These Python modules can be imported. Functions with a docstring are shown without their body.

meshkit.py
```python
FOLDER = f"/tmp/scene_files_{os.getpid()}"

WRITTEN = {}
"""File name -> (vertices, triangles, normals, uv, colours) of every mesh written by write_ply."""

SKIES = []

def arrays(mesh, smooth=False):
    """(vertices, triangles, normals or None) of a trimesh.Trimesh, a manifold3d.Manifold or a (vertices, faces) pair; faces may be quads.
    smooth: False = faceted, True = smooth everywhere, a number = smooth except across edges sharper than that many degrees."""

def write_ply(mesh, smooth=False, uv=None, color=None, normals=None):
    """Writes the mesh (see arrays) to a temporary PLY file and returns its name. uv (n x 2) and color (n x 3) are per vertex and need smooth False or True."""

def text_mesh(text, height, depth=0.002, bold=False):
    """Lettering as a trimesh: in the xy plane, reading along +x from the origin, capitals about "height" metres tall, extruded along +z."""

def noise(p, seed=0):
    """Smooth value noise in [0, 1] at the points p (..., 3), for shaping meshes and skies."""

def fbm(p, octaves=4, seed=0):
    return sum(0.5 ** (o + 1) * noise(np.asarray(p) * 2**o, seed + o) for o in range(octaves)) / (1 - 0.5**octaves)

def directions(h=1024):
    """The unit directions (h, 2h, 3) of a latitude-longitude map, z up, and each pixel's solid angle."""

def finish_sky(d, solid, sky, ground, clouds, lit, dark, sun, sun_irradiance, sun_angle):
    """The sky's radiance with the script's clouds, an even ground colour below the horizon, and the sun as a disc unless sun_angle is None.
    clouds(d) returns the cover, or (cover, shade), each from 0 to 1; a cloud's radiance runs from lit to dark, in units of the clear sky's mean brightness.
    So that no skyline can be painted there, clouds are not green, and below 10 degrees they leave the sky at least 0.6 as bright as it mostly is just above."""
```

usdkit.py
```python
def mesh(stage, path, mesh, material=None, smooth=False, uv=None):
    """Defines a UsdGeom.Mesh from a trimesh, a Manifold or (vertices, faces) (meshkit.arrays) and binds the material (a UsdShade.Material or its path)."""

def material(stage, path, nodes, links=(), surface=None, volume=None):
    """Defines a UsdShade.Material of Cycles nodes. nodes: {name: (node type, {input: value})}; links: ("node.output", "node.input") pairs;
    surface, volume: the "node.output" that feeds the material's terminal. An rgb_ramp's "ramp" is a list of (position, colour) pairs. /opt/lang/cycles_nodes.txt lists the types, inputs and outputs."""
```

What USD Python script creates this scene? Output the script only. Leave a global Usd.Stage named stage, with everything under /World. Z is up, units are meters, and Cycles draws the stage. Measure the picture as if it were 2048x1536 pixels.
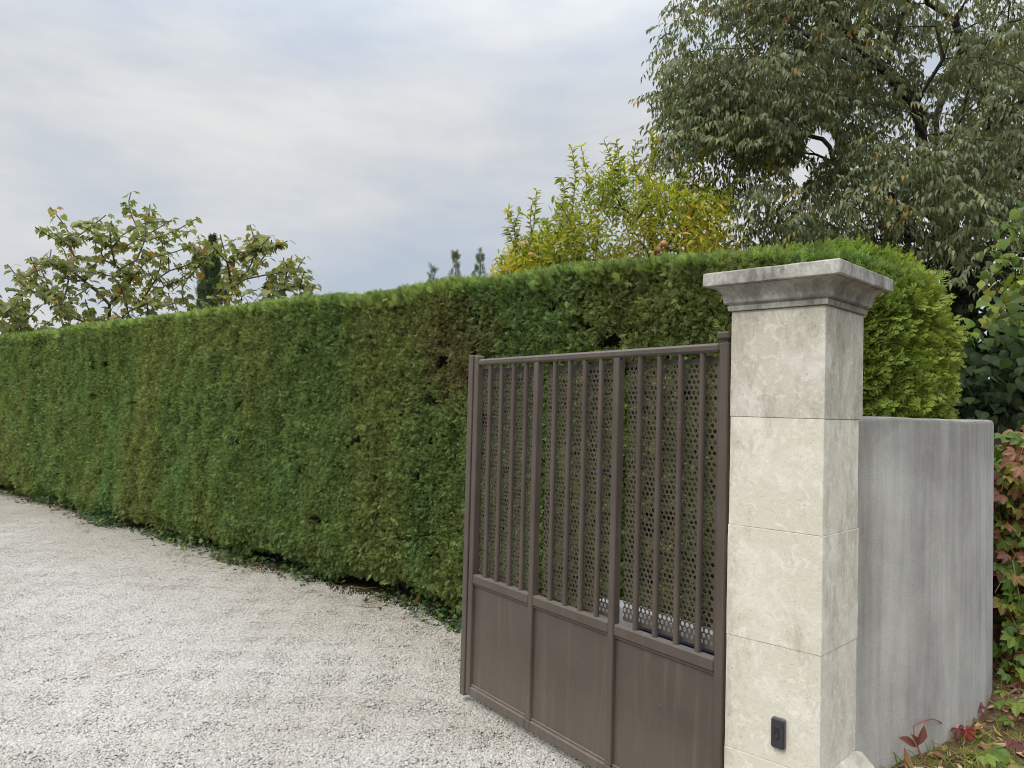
import math, random
import numpy as np
import trimesh, manifold3d as m3, usdkit, meshkit
from scipy.spatial import cKDTree
from scipy.spatial.transform import Rotation as Rot
from pxr import Usd, UsdGeom, UsdLux, UsdShade, Gf, Sdf, Vt

stage = Usd.Stage.CreateInMemory()
UsdGeom.SetStageUpAxis(stage, 'Z')
UsdGeom.SetStageMetersPerUnit(stage, 1.0)
UsdGeom.Xform.Define(stage, '/World')
UsdGeom.Scope.Define(stage, '/World/Looks')
PI = math.pi

# ------------------------------------------------------------------ camera, sky, sun, exposure
FPX, PITCH, ROLL, EYE = 1540.0, 0.0324, 0.0263, 1.6        # focal length in pixels of a 2048 wide picture
cam = UsdGeom.Camera.Define(stage, '/World/camera')
cam.CreateHorizontalApertureAttr(36.0); cam.CreateVerticalApertureAttr(27.0)
cam.CreateFocalLengthAttr(36.0 * FPX / 2048.0)
cam.CreateClippingRangeAttr(Gf.Vec2f(0.05, 5000))
_r0, _u0, _f0 = np.array([1., 0, 0]), np.array([0, -math.sin(PITCH), math.cos(PITCH)]), np.array([0, math.cos(PITCH), math.sin(PITCH)])
_R = math.cos(ROLL) * _r0 + math.sin(ROLL) * _u0
_U = -math.sin(ROLL) * _r0 + math.cos(ROLL) * _u0
cam.AddTransformOp().Set(Gf.Matrix4d(*_R, 0, *_U, 0, *(-_f0), 0, 0, 0, EYE, 1))
cam.CreateExposureAttr(0.25)

SUN_AZ, SUN_EL = math.radians(222.0), math.radians(48.0)     # azimuth = atan2(x, y) of the direction towards the sun
sun_dir = np.array([math.sin(SUN_AZ) * math.cos(SUN_EL), math.cos(SUN_AZ) * math.cos(SUN_EL), math.sin(SUN_EL)])
dome = UsdLux.DomeLight.Define(stage, '/World/sky')
dome.CreateIntensityAttr(1.0)
sky_nodes = {
    'sky': ('sky_texture', {'sky_type': 'single_scattering', 'sun_disc': False, 'sun_elevation': SUN_EL, 'sun_rotation': SUN_AZ, 'air_density': 1.0, 'aerosol_density': 2.0}),
    'tc': ('texture_coordinate', {}),
    'map': ('mapping', {'scale': (1.0, 1.0, 2.2), 'location': (0.3, 1.1, 0.0)}),
    'n1': ('noise_texture', {'scale': 1.9, 'detail': 7.0, 'roughness': 0.52, 'distortion': 0.3}),
    'map2': ('mapping', {'scale': (1.0, 1.0, 3.4), 'location': (2.3, 0.4, 1.7)}),
    'n2': ('noise_texture', {'scale': 4.2, 'detail': 6.0, 'roughness': 0.55, 'distortion': 0.2}),
    'nm': ('math', {'math_type': 'multiply_add', 'value2': 0.5, 'value3': -0.25}),
    'na': ('math', {'math_type': 'add'}),
    'ramp': ('rgb_ramp', {'ramp': [(0.32, (6.5, 7.35, 8.6)), (0.43, (7.3, 8.0, 8.95)), (0.52, (8.2, 8.65, 9.2)), (0.60, (9.2, 9.45, 9.7)), (0.72, (10.4, 10.45, 10.4))]}),
    'sep': ('separate_xyz', {}),
    'overhead_gain': ('map_range', {'range_type': 'smoothstep', 'from_min': 0.3, 'from_max': 0.95, 'to_min': 0.87, 'to_max': 2.45, 'clamp': True}),  # sky brightened overhead, out of view, to put more light on the scene
    'cl': ('mix_color', {'blend_type': 'multiply', 'fac': 1.0, 'use_clamp': False}),
    'mix': ('mix_color', {'blend_type': 'mix', 'fac': 0.94, 'use_clamp': False}),
    'bg': ('background_shader', {'strength': 0.075}),
}
sky_links = [('tc.generated', 'map.vector'), ('map.vector', 'n1.vector'), ('tc.generated', 'map2.vector'), ('map2.vector', 'n2.vector'),
             ('n2.fac', 'nm.value1'), ('n1.fac', 'na.value1'), ('nm.value', 'na.value2'), ('na.value', 'ramp.fac'),
             ('tc.generated', 'sep.vector'), ('sep.z', 'overhead_gain.value'), ('ramp.color', 'cl.a'), ('overhead_gain.result', 'cl.b'),
             ('sky.color', 'mix.a'), ('cl.result', 'mix.b'), ('mix.result', 'bg.color')]
skym = usdkit.material(stage, '/World/Looks/sky_look', sky_nodes, sky_links, surface='bg.background')
UsdShade.MaterialBindingAPI.Apply(dome.GetPrim()).Bind(skym)
dome.GetPrim().SetCustomDataByKey('kind', 'structure')
sun = UsdLux.DistantLight.Define(stage, '/World/sun')
sun.CreateIntensityAttr(0.4); sun.CreateAngleAttr(28.0); sun.CreateNormalizeAttr(True)
sun.CreateColorAttr(Gf.Vec3f(1.0, 0.955, 0.89))
_z = sun_dir; _x = np.cross([0, 0, 1.0], _z); _x /= np.linalg.norm(_x); _y = np.cross(_z, _x)
sun.AddTransformOp().Set(Gf.Matrix4d(*_x, 0, *_y, 0, *_z, 0, 0, 0, 0, 1))

# ------------------------------------------------------------------ helpers
def lin(r, g, b):
    c = np.array([r, g, b], float) / 255
    return tuple(np.where(c <= 0.04045, c / 12.92, ((c + 0.055) / 1.055) ** 2.4))

used = {}
def numbered(parent, name):
    k = used.get((parent, name), 0); used[(parent, name)] = k + 1
    return f'{parent}/{name}' + (f'_{k:03d}' if k else '')

def tag(prim, label=None, cat=None, group=None, kind=None):
    p = prim.GetPrim() if hasattr(prim, 'GetPrim') else prim
    for k, v in (('label', label), ('category', cat), ('group', group), ('kind', kind)):
        if v: p.SetCustomDataByKey(k, v)
    return p

def thing(name, label, cat, loc=(0, 0, 0), group=None):
    path = numbered('/World', name)
    x = UsdGeom.Xform.Define(stage, path)
    x.AddTranslateOp().Set(Gf.Vec3d(*map(float, loc)))
    tag(x, label, cat, group)
    return path, np.array(loc, float)

def put(parent, name, mesh, mat, smooth=False, tint=None, kind=None, label=None, at=None):
    """one Mesh prim; mesh in world coordinates, stored relative to the thing's base AT"""
    par = parent if isinstance(parent, str) else parent[0]
    off = np.zeros(3) if isinstance(parent, str) and at is None else (at if at is not None else parent[1])
    path = numbered(par, name)
    v, f, n = meshkit.arrays(mesh, smooth)
    v = v - off
    m = UsdGeom.Mesh.Define(stage, path)
    m.CreatePointsAttr(Vt.Vec3fArray.FromNumpy(v.astype(np.float32)))
    m.CreateFaceVertexCountsAttr(Vt.IntArray.FromNumpy(np.full(len(f), 3, np.int32)))
    m.CreateFaceVertexIndicesAttr(Vt.IntArray.FromNumpy(f.astype(np.int32).ravel()))
    m.CreateSubdivisionSchemeAttr('none')
    if n is not None:
        m.CreateNormalsAttr(Vt.Vec3fArray.FromNumpy(n.astype(np.float32))); m.SetNormalsInterpolation('vertex')
    if tint is not None:
        UsdGeom.PrimvarsAPI(m).CreatePrimvar('tint', Sdf.ValueTypeNames.FloatArray, 'vertex').Set(Vt.FloatArray.FromNumpy(np.asarray(tint, np.float32)))
    UsdShade.MaterialBindingAPI.Apply(m.GetPrim()).Bind(mat)
    if kind or label: tag(m, label, None, None, kind)
    return path

def project(p):
    q = np.asarray(p, float) - [0, 0, EYE]
    d = q @ _f0
    return np.stack([1024 + FPX * (q @ _R) / d, 768 - FPX * (q @ _U) / d], -1), d

def frames(d, up, roll=0.0):
    """rotation matrices (N,3,3): columns x = d, z near up"""
    d = d / np.linalg.norm(d, axis=1, keepdims=True)
    up = np.broadcast_to(up, d.shape)
    y = np.cross(up, d); y /= np.linalg.norm(y, axis=1, keepdims=True) + 1e-9
    z = np.cross(d, y)
    c, s = np.cos(roll), np.sin(roll)
    c = np.broadcast_to(c, (len(d),))[:, None]; s = np.broadcast_to(s, (len(d),))[:, None]
    return np.stack([d, y * c + z * s, -y * s + z * c], -1)

def scatter(tpl, pos, R, s, tint):
    V, F = tpl; n = len(pos)
    s = np.asarray(s, float)
    s = np.broadcast_to(s[:, None] if s.ndim == 1 else s, (n, 3)) if s.ndim else np.full((n, 3), s)
    v = np.einsum('nij,nvj->nvi', R, V[None] * s[:, None, :]) + pos[:, None]
    f = F[None] + (np.arange(n) * len(V))[:, None, None]
    return (v.reshape(-1, 3), f.reshape(-1, 3)), np.repeat(tint, len(V))

def merge(parts):
    vs, fs, n = [], [], 0
    for v, f in parts:
        vs.append(v); fs.append(np.asarray(f) + n); n += len(v)
    return np.vstack(vs), np.vstack(fs)

def tube(points, radii, sides=6):
    p = np.asarray(points, float); r = np.broadcast_to(radii, (len(p),))
    t = np.gradient(p, axis=0); t /= np.linalg.norm(t, axis=1, keepdims=True) + 1e-12
    a = np.cross(t, np.where(np.abs(t[:, 2:]) < 0.9, [0, 0, 1.0], [1.0, 0, 0])); a /= np.linalg.norm(a, axis=1, keepdims=True) + 1e-12
    b = np.cross(t, a); ang = np.arange(sides) * 2 * PI / sides
    v = p[:, None] + r[:, None, None] * (np.cos(ang)[None, :, None] * a[:, None] + np.sin(ang)[None, :, None] * b[:, None])
    i, j = np.meshgrid(np.arange(len(p) - 1), np.arange(sides), indexing='ij')
    q = np.stack([i * sides + j, i * sides + (j + 1) % sides, (i + 1) * sides + (j + 1) % sides, (i + 1) * sides + j], -1).reshape(-1, 4)
    cap = [[(len(p) - 1) * sides, (len(p) - 1) * sides + k, (len(p) - 1) * sides + k + 1] for k in range(1, sides - 1)]
    return v.reshape(-1, 3), np.vstack([q[:, [0, 1, 2]], q[:, [0, 2, 3]], cap])

def rbox(lo, hi, r=0.003):
    lo, hi = np.array(lo, float), np.array(hi, float)
    r = min(r, (hi - lo).min() * 0.45)
    pts = []
    for k in range(3):
        a, b = lo + r, hi - r
        a[k], b[k] = lo[k], hi[k]
        pts += [[(a, b)[i][0], (a, b)[j][1], (a, b)[l][2]] for i in (0, 1) for j in (0, 1) for l in (0, 1)]
    m = m3.Manifold.hull_points(np.array(pts))
    a = m.to_mesh(); return np.array(a.vert_properties[:, :3], float), np.array(a.tri_verts)

def xf(mesh, M):
    v, f = mesh
    return v @ M[:3, :3].T + M[:3, 3], f

def frameM(o, ex, ey, ez):
    M = np.eye(4); M[:3, 0], M[:3, 1], M[:3, 2], M[:3, 3] = ex, ey, ez, o; return M

def man(m):
    a = m.to_mesh(); return np.array(a.vert_properties[:, :3], float), np.array(a.tri_verts)

# ------------------------------------------------------------------ materials
def mat(name, nodes, links, surface):
    return usdkit.material(stage, '/World/Looks/' + name, nodes, links, surface=surface)

def leaf_mat(name, ramp, trans=0.3, rough=0.5, spec=0.35, nscale=2.0, namt=0.25, tcol=(1.25, 1.2, 0.6)):
    return mat(name, {
        'a': ('attribute', {'attribute': 'tint'}), 'r': ('rgb_ramp', {'ramp': ramp}),
        'g': ('geometry', {}), 'n': ('noise_texture', {'scale': nscale, 'detail': 3.0}),
        'mr': ('map_range', {'from_min': 0.3, 'from_max': 0.7, 'to_min': 1 - namt, 'to_max': 1 + namt, 'clamp': True}),
        'h': ('hsv', {'fac': 1.0}), 'tm': ('mix_color', {'blend_type': 'multiply', 'fac': 1.0, 'b': tcol, 'use_clamp': False}),
        'p': ('principled_bsdf', {'roughness': rough, 'specular_ior_level': spec}), 't': ('translucent_bsdf', {}),
        'm': ('mix_closure', {'fac': trans})},
        [('a.fac', 'r.fac'), ('g.position', 'n.vector'), ('n.fac', 'mr.value'), ('mr.result', 'h.value'), ('r.color', 'h.color'),
         ('h.color', 'p.base_color'), ('h.color', 'tm.a'), ('tm.result', 't.color'), ('p.BSDF', 'm.closure1'), ('t.BSDF', 'm.closure2')], 'm.closure')

def bark_mat(name, c1, c2, scale=14.0):
    return mat(name, {
        'g': ('geometry', {}), 'mp': ('mapping', {'scale': (1, 1, 0.3)}), 'n': ('noise_texture', {'scale': scale, 'detail': 6.0, 'roughness': 0.65}),
        'r': ('rgb_ramp', {'ramp': [(0.35, c1), (0.65, c2)]}), 'b': ('bump', {'strength': 0.6, 'distance': 0.01}), 'p': ('principled_bsdf', {'roughness': 0.85, 'specular_ior_level': 0.2})},
        [('g.position', 'mp.vector'), ('mp.vector', 'n.vector'), ('n.fac', 'r.fac'), ('r.color', 'p.base_color'), ('n.fac', 'b.height'), ('b.normal', 'p.normal')], 'p.BSDF')

def plain(name, col, rough=0.5, spec=0.5, metallic=0.0, nscale=12.0, namt=0.15, bump=0.0):
    n = {'g': ('geometry', {}), 'n': ('noise_texture', {'scale': nscale, 'detail': 5.0, 'roughness': 0.6}),
         'mr': ('map_range', {'from_min': 0.3, 'from_max': 0.7, 'to_min': 1 - namt, 'to_max': 1 + namt, 'clamp': True}),
         'c': ('color', {'value': col}), 'h': ('hsv', {}), 'p': ('principled_bsdf', {'roughness': rough, 'specular_ior_level': spec, 'metallic': metallic})}
    l = [('g.position', 'n.vector'), ('n.fac', 'mr.value'), ('mr.result', 'h.value'), ('c.color', 'h.color'), ('h.color', 'p.base_color')]
    if bump:
        n['b'] = ('bump', {'strength': bump, 'distance': 0.004}); l += [('n.fac', 'b.height'), ('b.normal', 'p.normal')]
    return mat(name, n, l, 'p.BSDF')

# hedge foliage: colour drifts from plant to plant (upright streaks), one brown patch
def hedge_mat(name, ramp, patch=True, gain=1.0, trans=0.22):
    n = {'g': ('geometry', {}), 'mp': ('mapping', {'scale': (0.85, 0.85, 0.28)}), 'n': ('noise_texture', {'scale': 1.0, 'detail': 4.0, 'roughness': 0.6, 'distortion': 0.4}),
         'r': ('rgb_ramp', {'ramp': ramp}), 'n2': ('noise_texture', {'scale': 7.0, 'detail': 3.0}),
         'a': ('attribute', {'attribute': 'tint'}), 'v1': ('map_range', {'from_min': 0.0, 'from_max': 1.0, 'to_min': 0.5 * gain, 'to_max': 1.45 * gain}),
         'v2': ('map_range', {'from_min': 0.3, 'from_max': 0.7, 'to_min': 0.78, 'to_max': 1.22, 'clamp': True}), 'vm': ('math', {'math_type': 'multiply'}),
         'h': ('hsv', {}), 'dh': ('vector_math', {'math_type': 'dot_product', 'vector2': (0.753, -0.658, 0.0)}), 'dhm': ('map_range', {'from_min': -8.2, 'from_max': -2.6, 'to_min': 1.04, 'to_max': 0.84 if patch else 1.0, 'clamp': True}), 'vm2': ('math', {'math_type': 'multiply'}),  # darker towards the pillar: older foliage, plus shade of open growth put into colour
         'd1': ('vector_math', {'vector_math_type': 'distance', 'math_type': 'distance', 'vector2': (-0.55, 5.9, 2.05)}),
         'n3': ('noise_texture', {'scale': 9.0, 'detail': 4.0}), 'ad': ('math', {'math_type': 'multiply_add', 'value2': -0.9}),
         'mk': ('map_range', {'from_min': 0.0, 'from_max': -0.2, 'to_min': 0.0, 'to_max': 0.45 if patch else 0.0, 'clamp': True}),
         'br': ('mix_color', {'blend_type': 'mix', 'b': lin(128, 98, 72), 'use_clamp': False}),
         'tm': ('mix_color', {'blend_type': 'multiply', 'fac': 1.0, 'b': (1.15, 1.15, 0.75), 'use_clamp': False}),
         'p': ('principled_bsdf', {'roughness': 0.55, 'specular_ior_level': 0.3}), 't': ('translucent_bsdf', {}), 'm': ('mix_closure', {'fac': trans})}
    l = [('g.position', 'mp.vector'), ('mp.vector', 'n.vector'), ('n.fac', 'r.fac'), ('g.position', 'n2.vector'), ('n2.fac', 'v2.value'), ('a.fac', 'v1.value'),
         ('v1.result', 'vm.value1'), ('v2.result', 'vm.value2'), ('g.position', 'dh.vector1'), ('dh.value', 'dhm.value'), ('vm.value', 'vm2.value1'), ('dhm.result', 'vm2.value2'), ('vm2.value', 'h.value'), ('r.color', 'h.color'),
         ('g.position', 'd1.vector1'), ('g.position', 'n3.vector'), ('n3.fac', 'ad.value1'), ('d1.value', 'ad.value3'), ('ad.value', 'mk.value'),
         ('mk.result', 'br.fac'), ('h.color', 'br.a'), ('br.result', 'p.base_color'), ('br.result', 'tm.a'), ('tm.result', 't.color'),
         ('p.BSDF', 'm.closure1'), ('t.BSDF', 'm.closure2')]
    n['d1'] = ('vector_math', {'math_type': 'distance', 'vector2': (-0.42, 5.79, 2.0)})
    return mat(name, n, l, 'm.closure')

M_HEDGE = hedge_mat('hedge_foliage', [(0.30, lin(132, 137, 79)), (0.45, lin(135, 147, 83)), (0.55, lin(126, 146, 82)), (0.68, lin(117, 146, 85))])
M_HTOP = hedge_mat('hedge_new_shoots', [(0.3, lin(122, 137, 74)), (0.5, lin(131, 149, 80)), (0.7, lin(116, 142, 80))], patch=False, trans=0.3)
M_HEND = hedge_mat('hedge_end_foliage', [(0.3, lin(112, 121, 50)), (0.5, lin(131, 144, 60)), (0.7, lin(112, 134, 62))], patch=False, trans=0.28)
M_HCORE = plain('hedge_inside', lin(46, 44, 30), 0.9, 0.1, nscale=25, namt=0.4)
M_DRY = plain('dry_twigs', lin(150, 122, 92), 0.8, 0.2, nscale=30, namt=0.3)
M_BARK_D = bark_mat('bark_dark', lin(52, 46, 40), lin(88, 80, 70))
M_BARK_F = bark_mat('bark_grey', lin(78, 74, 70), lin(118, 112, 104))
M_BARK_P = bark_mat('bark_brown', lin(70, 60, 48), lin(110, 98, 78))
M_CELT = leaf_mat('hackberry_leaf', [(0.0, lin(78, 86, 58)), (0.45, lin(111, 119, 83)), (0.86, lin(140, 145, 108)), (0.93, lin(146, 144, 84)), (0.97, lin(166, 142, 74)), (1.0, lin(166, 126, 72))], trans=0.28, rough=0.42, spec=0.5, nscale=1.1, namt=0.22)
M_FIG = leaf_mat('fig_leaf', [(0.0, lin(104, 112, 66)), (0.5, lin(130, 138, 82)), (0.86, lin(150, 152, 92)), (0.92, lin(164, 146, 78)), (0.97, lin(172, 136, 76)), (1.0, lin(164, 116, 74))], trans=0.35, rough=0.5, nscale=1.2, namt=0.15)
M_POM = leaf_mat('pomegranate_leaf', [(0.0, lin(100, 118, 44)), (0.35, lin(138, 150, 54)), (0.6, lin(170, 170, 60)), (0.8, lin(202, 182, 70)), (0.95, lin(214, 168, 62)), (1.0, lin(210, 140, 66))], trans=0.42, rough=0.45, nscale=1.6, namt=0.2)
M_RED = leaf_mat('redbud_leaf', [(0.0, lin(42, 56, 36)), (0.45, lin(70, 90, 50)), (0.75, lin(108, 132, 64)), (0.93, lin(142, 160, 74)), (1.0, lin(160, 166, 80))], trans=0.35, rough=0.5, spec=0.25, nscale=1.5, namt=0.15)  # tones lowered to carry the shade of the big tree overhead
M_CREEP = leaf_mat('creeper_leaf', [(0.0, lin(78, 104, 44)), (0.28, lin(120, 142, 56)), (0.40, lin(150, 130, 70)), (0.5, lin(160, 116, 92)), (0.7, lin(126, 78, 68)), (0.86, lin(100, 52, 50)), (0.94, lin(132, 54, 56)), (1.0, lin(166, 66, 70))], trans=0.3, rough=0.42, spec=0.4, nscale=3, namt=0.15)
M_IVY = leaf_mat('ivy_leaf', [(0.0, lin(40, 60, 36)), (0.6, lin(72, 96, 52)), (0.9, lin(128, 148, 66)), (0.96, lin(150, 140, 64)), (1.0, lin(190, 62, 52))], trans=0.25, rough=0.4, nscale=3, namt=0.2)
M_SHRUB = leaf_mat('shaded_shrub_leaf', [(0.0, lin(26, 36, 23)), (0.7, lin(46, 60, 35)), (1.0, lin(66, 80, 46))], trans=0.15, rough=0.6, spec=0.15, nscale=2, namt=0.25)  # shade under the big tree is put into these dark leaf colours
M_CYP = leaf_mat('cypress_leaf', [(0.0, lin(72, 90, 58)), (0.6, lin(104, 124, 78)), (1.0, lin(128, 146, 96))], trans=0.15, rough=0.6, nscale=3, namt=0.25)
M_CYPD = leaf_mat('dark_cypress_leaf', [(0.0, lin(44, 60, 38)), (0.6, lin(72, 92, 54)), (1.0, lin(96, 116, 68))], trans=0.15, rough=0.6, nscale=3, namt=0.25)
M_CYPB = leaf_mat('cypress_brown_leaf', [(0.0, lin(92, 84, 66)), (0.6, lin(128, 118, 90)), (1.0, lin(112, 128, 92))], trans=0.15, rough=0.6, nscale=6, namt=0.3)
M_GRASS = leaf_mat('grass_blade', [(0.0, lin(84, 104, 40)), (0.5, lin(128, 146, 62)), (0.8, lin(160, 164, 88)), (1.0, lin(190, 172, 120))], trans=0.3, rough=0.5, nscale=6, namt=0.2)
M_LITTER = leaf_mat('leaf_litter', [(0.0, lin(92, 66, 48)), (0.4, lin(140, 104, 74)), (0.7, lin(184, 150, 112)), (0.9, lin(204, 180, 144)), (1.0, lin(170, 70, 66))], trans=0.1, rough=0.7, nscale=5, namt=0.2)
M_FRUIT = plain('pomegranate_fruit', lin(188, 136, 100), 0.45, 0.4, nscale=9, namt=0.3)
M_STEM = plain('creeper_stem', lin(150, 84, 74), 0.6, 0.3, nscale=20, namt=0.3)
M_STEMB = plain('vine_stem', lin(150, 138, 112), 0.75, 0.2, nscale=20, namt=0.3)

M_GROUND = mat('garden_ground', {'g': ('geometry', {}), 'n': ('noise_texture', {'scale': 6, 'detail': 9.0, 'roughness': 0.7}), 'r': ('rgb_ramp', {'ramp': [(0.35, lin(56, 50, 38)), (0.55, lin(78, 76, 48)), (0.7, lin(96, 84, 62))]}),
    'p': ('principled_bsdf', {'roughness': 0.95, 'specular_ior_level': 0.1})}, [('g.position', 'n.vector'), ('n.fac', 'r.fac'), ('r.color', 'p.base_color')], 'p.BSDF')
M_SOIL = mat('verge_soil', {'g': ('geometry', {}), 'n': ('noise_texture', {'scale': 18.0, 'detail': 8.0, 'roughness': 0.7}), 'r': ('rgb_ramp', {'ramp': [(0.35, lin(66, 54, 40)), (0.55, lin(112, 94, 70)), (0.7, lin(150, 134, 104))]}),
    'b': ('bump', {'strength': 0.8, 'distance': 0.02}), 'p': ('principled_bsdf', {'roughness': 0.95, 'specular_ior_level': 0.1})},
    [('g.position', 'n.vector'), ('n.fac', 'r.fac'), ('r.color', 'p.base_color'), ('n.fac', 'b.height'), ('b.normal', 'p.normal')], 'p.BSDF')

def gravel_mat(name, pebbles):
    n = {'g': ('geometry', {}), 'n': ('noise_texture', {'scale': 0.55, 'detail': 5.0, 'roughness': 0.6}),
         'r': ('rgb_ramp', {'ramp': [(0.34, lin(186, 180, 170)), (0.46, lin(193, 188, 180)), (0.58, lin(200, 196, 189)), (0.70, lin(188, 180, 171))]}),
         'h': ('hsv', {}), 'p': ('principled_bsdf', {'roughness': 0.8, 'specular_ior_level': 0.25})}
    n['dt'] = ('vector_math', {'math_type': 'dot_product', 'vector2': (-0.658, -0.753, 0.0)})      # metres from the hedge: dirtier there
    n['dn'] = ('math', {'math_type': 'multiply_add', 'value2': 1.6})
    n['dm'] = ('map_range', {'from_min': -3.1, 'from_max': -1.7, 'to_min': 0.7, 'to_max': 0.0, 'clamp': True})
    n['dc'] = ('mix_color', {'b': lin(180, 172, 157), 'use_clamp': False})
    l = [('g.position', 'n.vector'), ('n.fac', 'r.fac'), ('r.color', 'dc.a'), ('g.position', 'dt.vector1'), ('n.fac', 'dn.value1'), ('dt.value', 'dn.value3'), ('dn.value', 'dm.value'), ('dm.result', 'dc.fac'), ('dc.result', 'h.color'), ('h.color', 'p.base_color')]
    if pebbles:
        n['v'] = ('map_range', {'from_min': 0, 'from_max': 1, 'to_min': 0.66, 'to_max': 1.12}); n['a'] = ('attribute', {'attribute': 'tint'})
        n['s'] = ('map_range', {'from_min': 0, 'from_max': 1, 'to_min': 1.5, 'to_max': 0.7})
        l += [('a.fac', 'v.value'), ('v.result', 'h.value'), ('a.fac', 's.value'), ('s.result', 'h.saturation')]
    else:
        n['n2'] = ('voronoi_texture', {'scale': 70.0}); n['v'] = ('map_range', {'from_min': 0.0, 'from_max': 0.6, 'to_min': 0.95, 'to_max': 0.5, 'clamp': True})
        n['b'] = ('bump', {'strength': 0.7, 'distance': 0.01, 'invert': True})
        l += [('g.position', 'n2.vector'), ('n2.distance', 'v.value'), ('v.result', 'h.value'), ('n2.distance', 'b.height'), ('b.normal', 'p.normal')]
    return mat(name, n, l, 'p.BSDF')
M_GRAVEL = gravel_mat('gravel_bed', False); M_PEBBLE = gravel_mat('gravel_pebbles', True)

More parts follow.
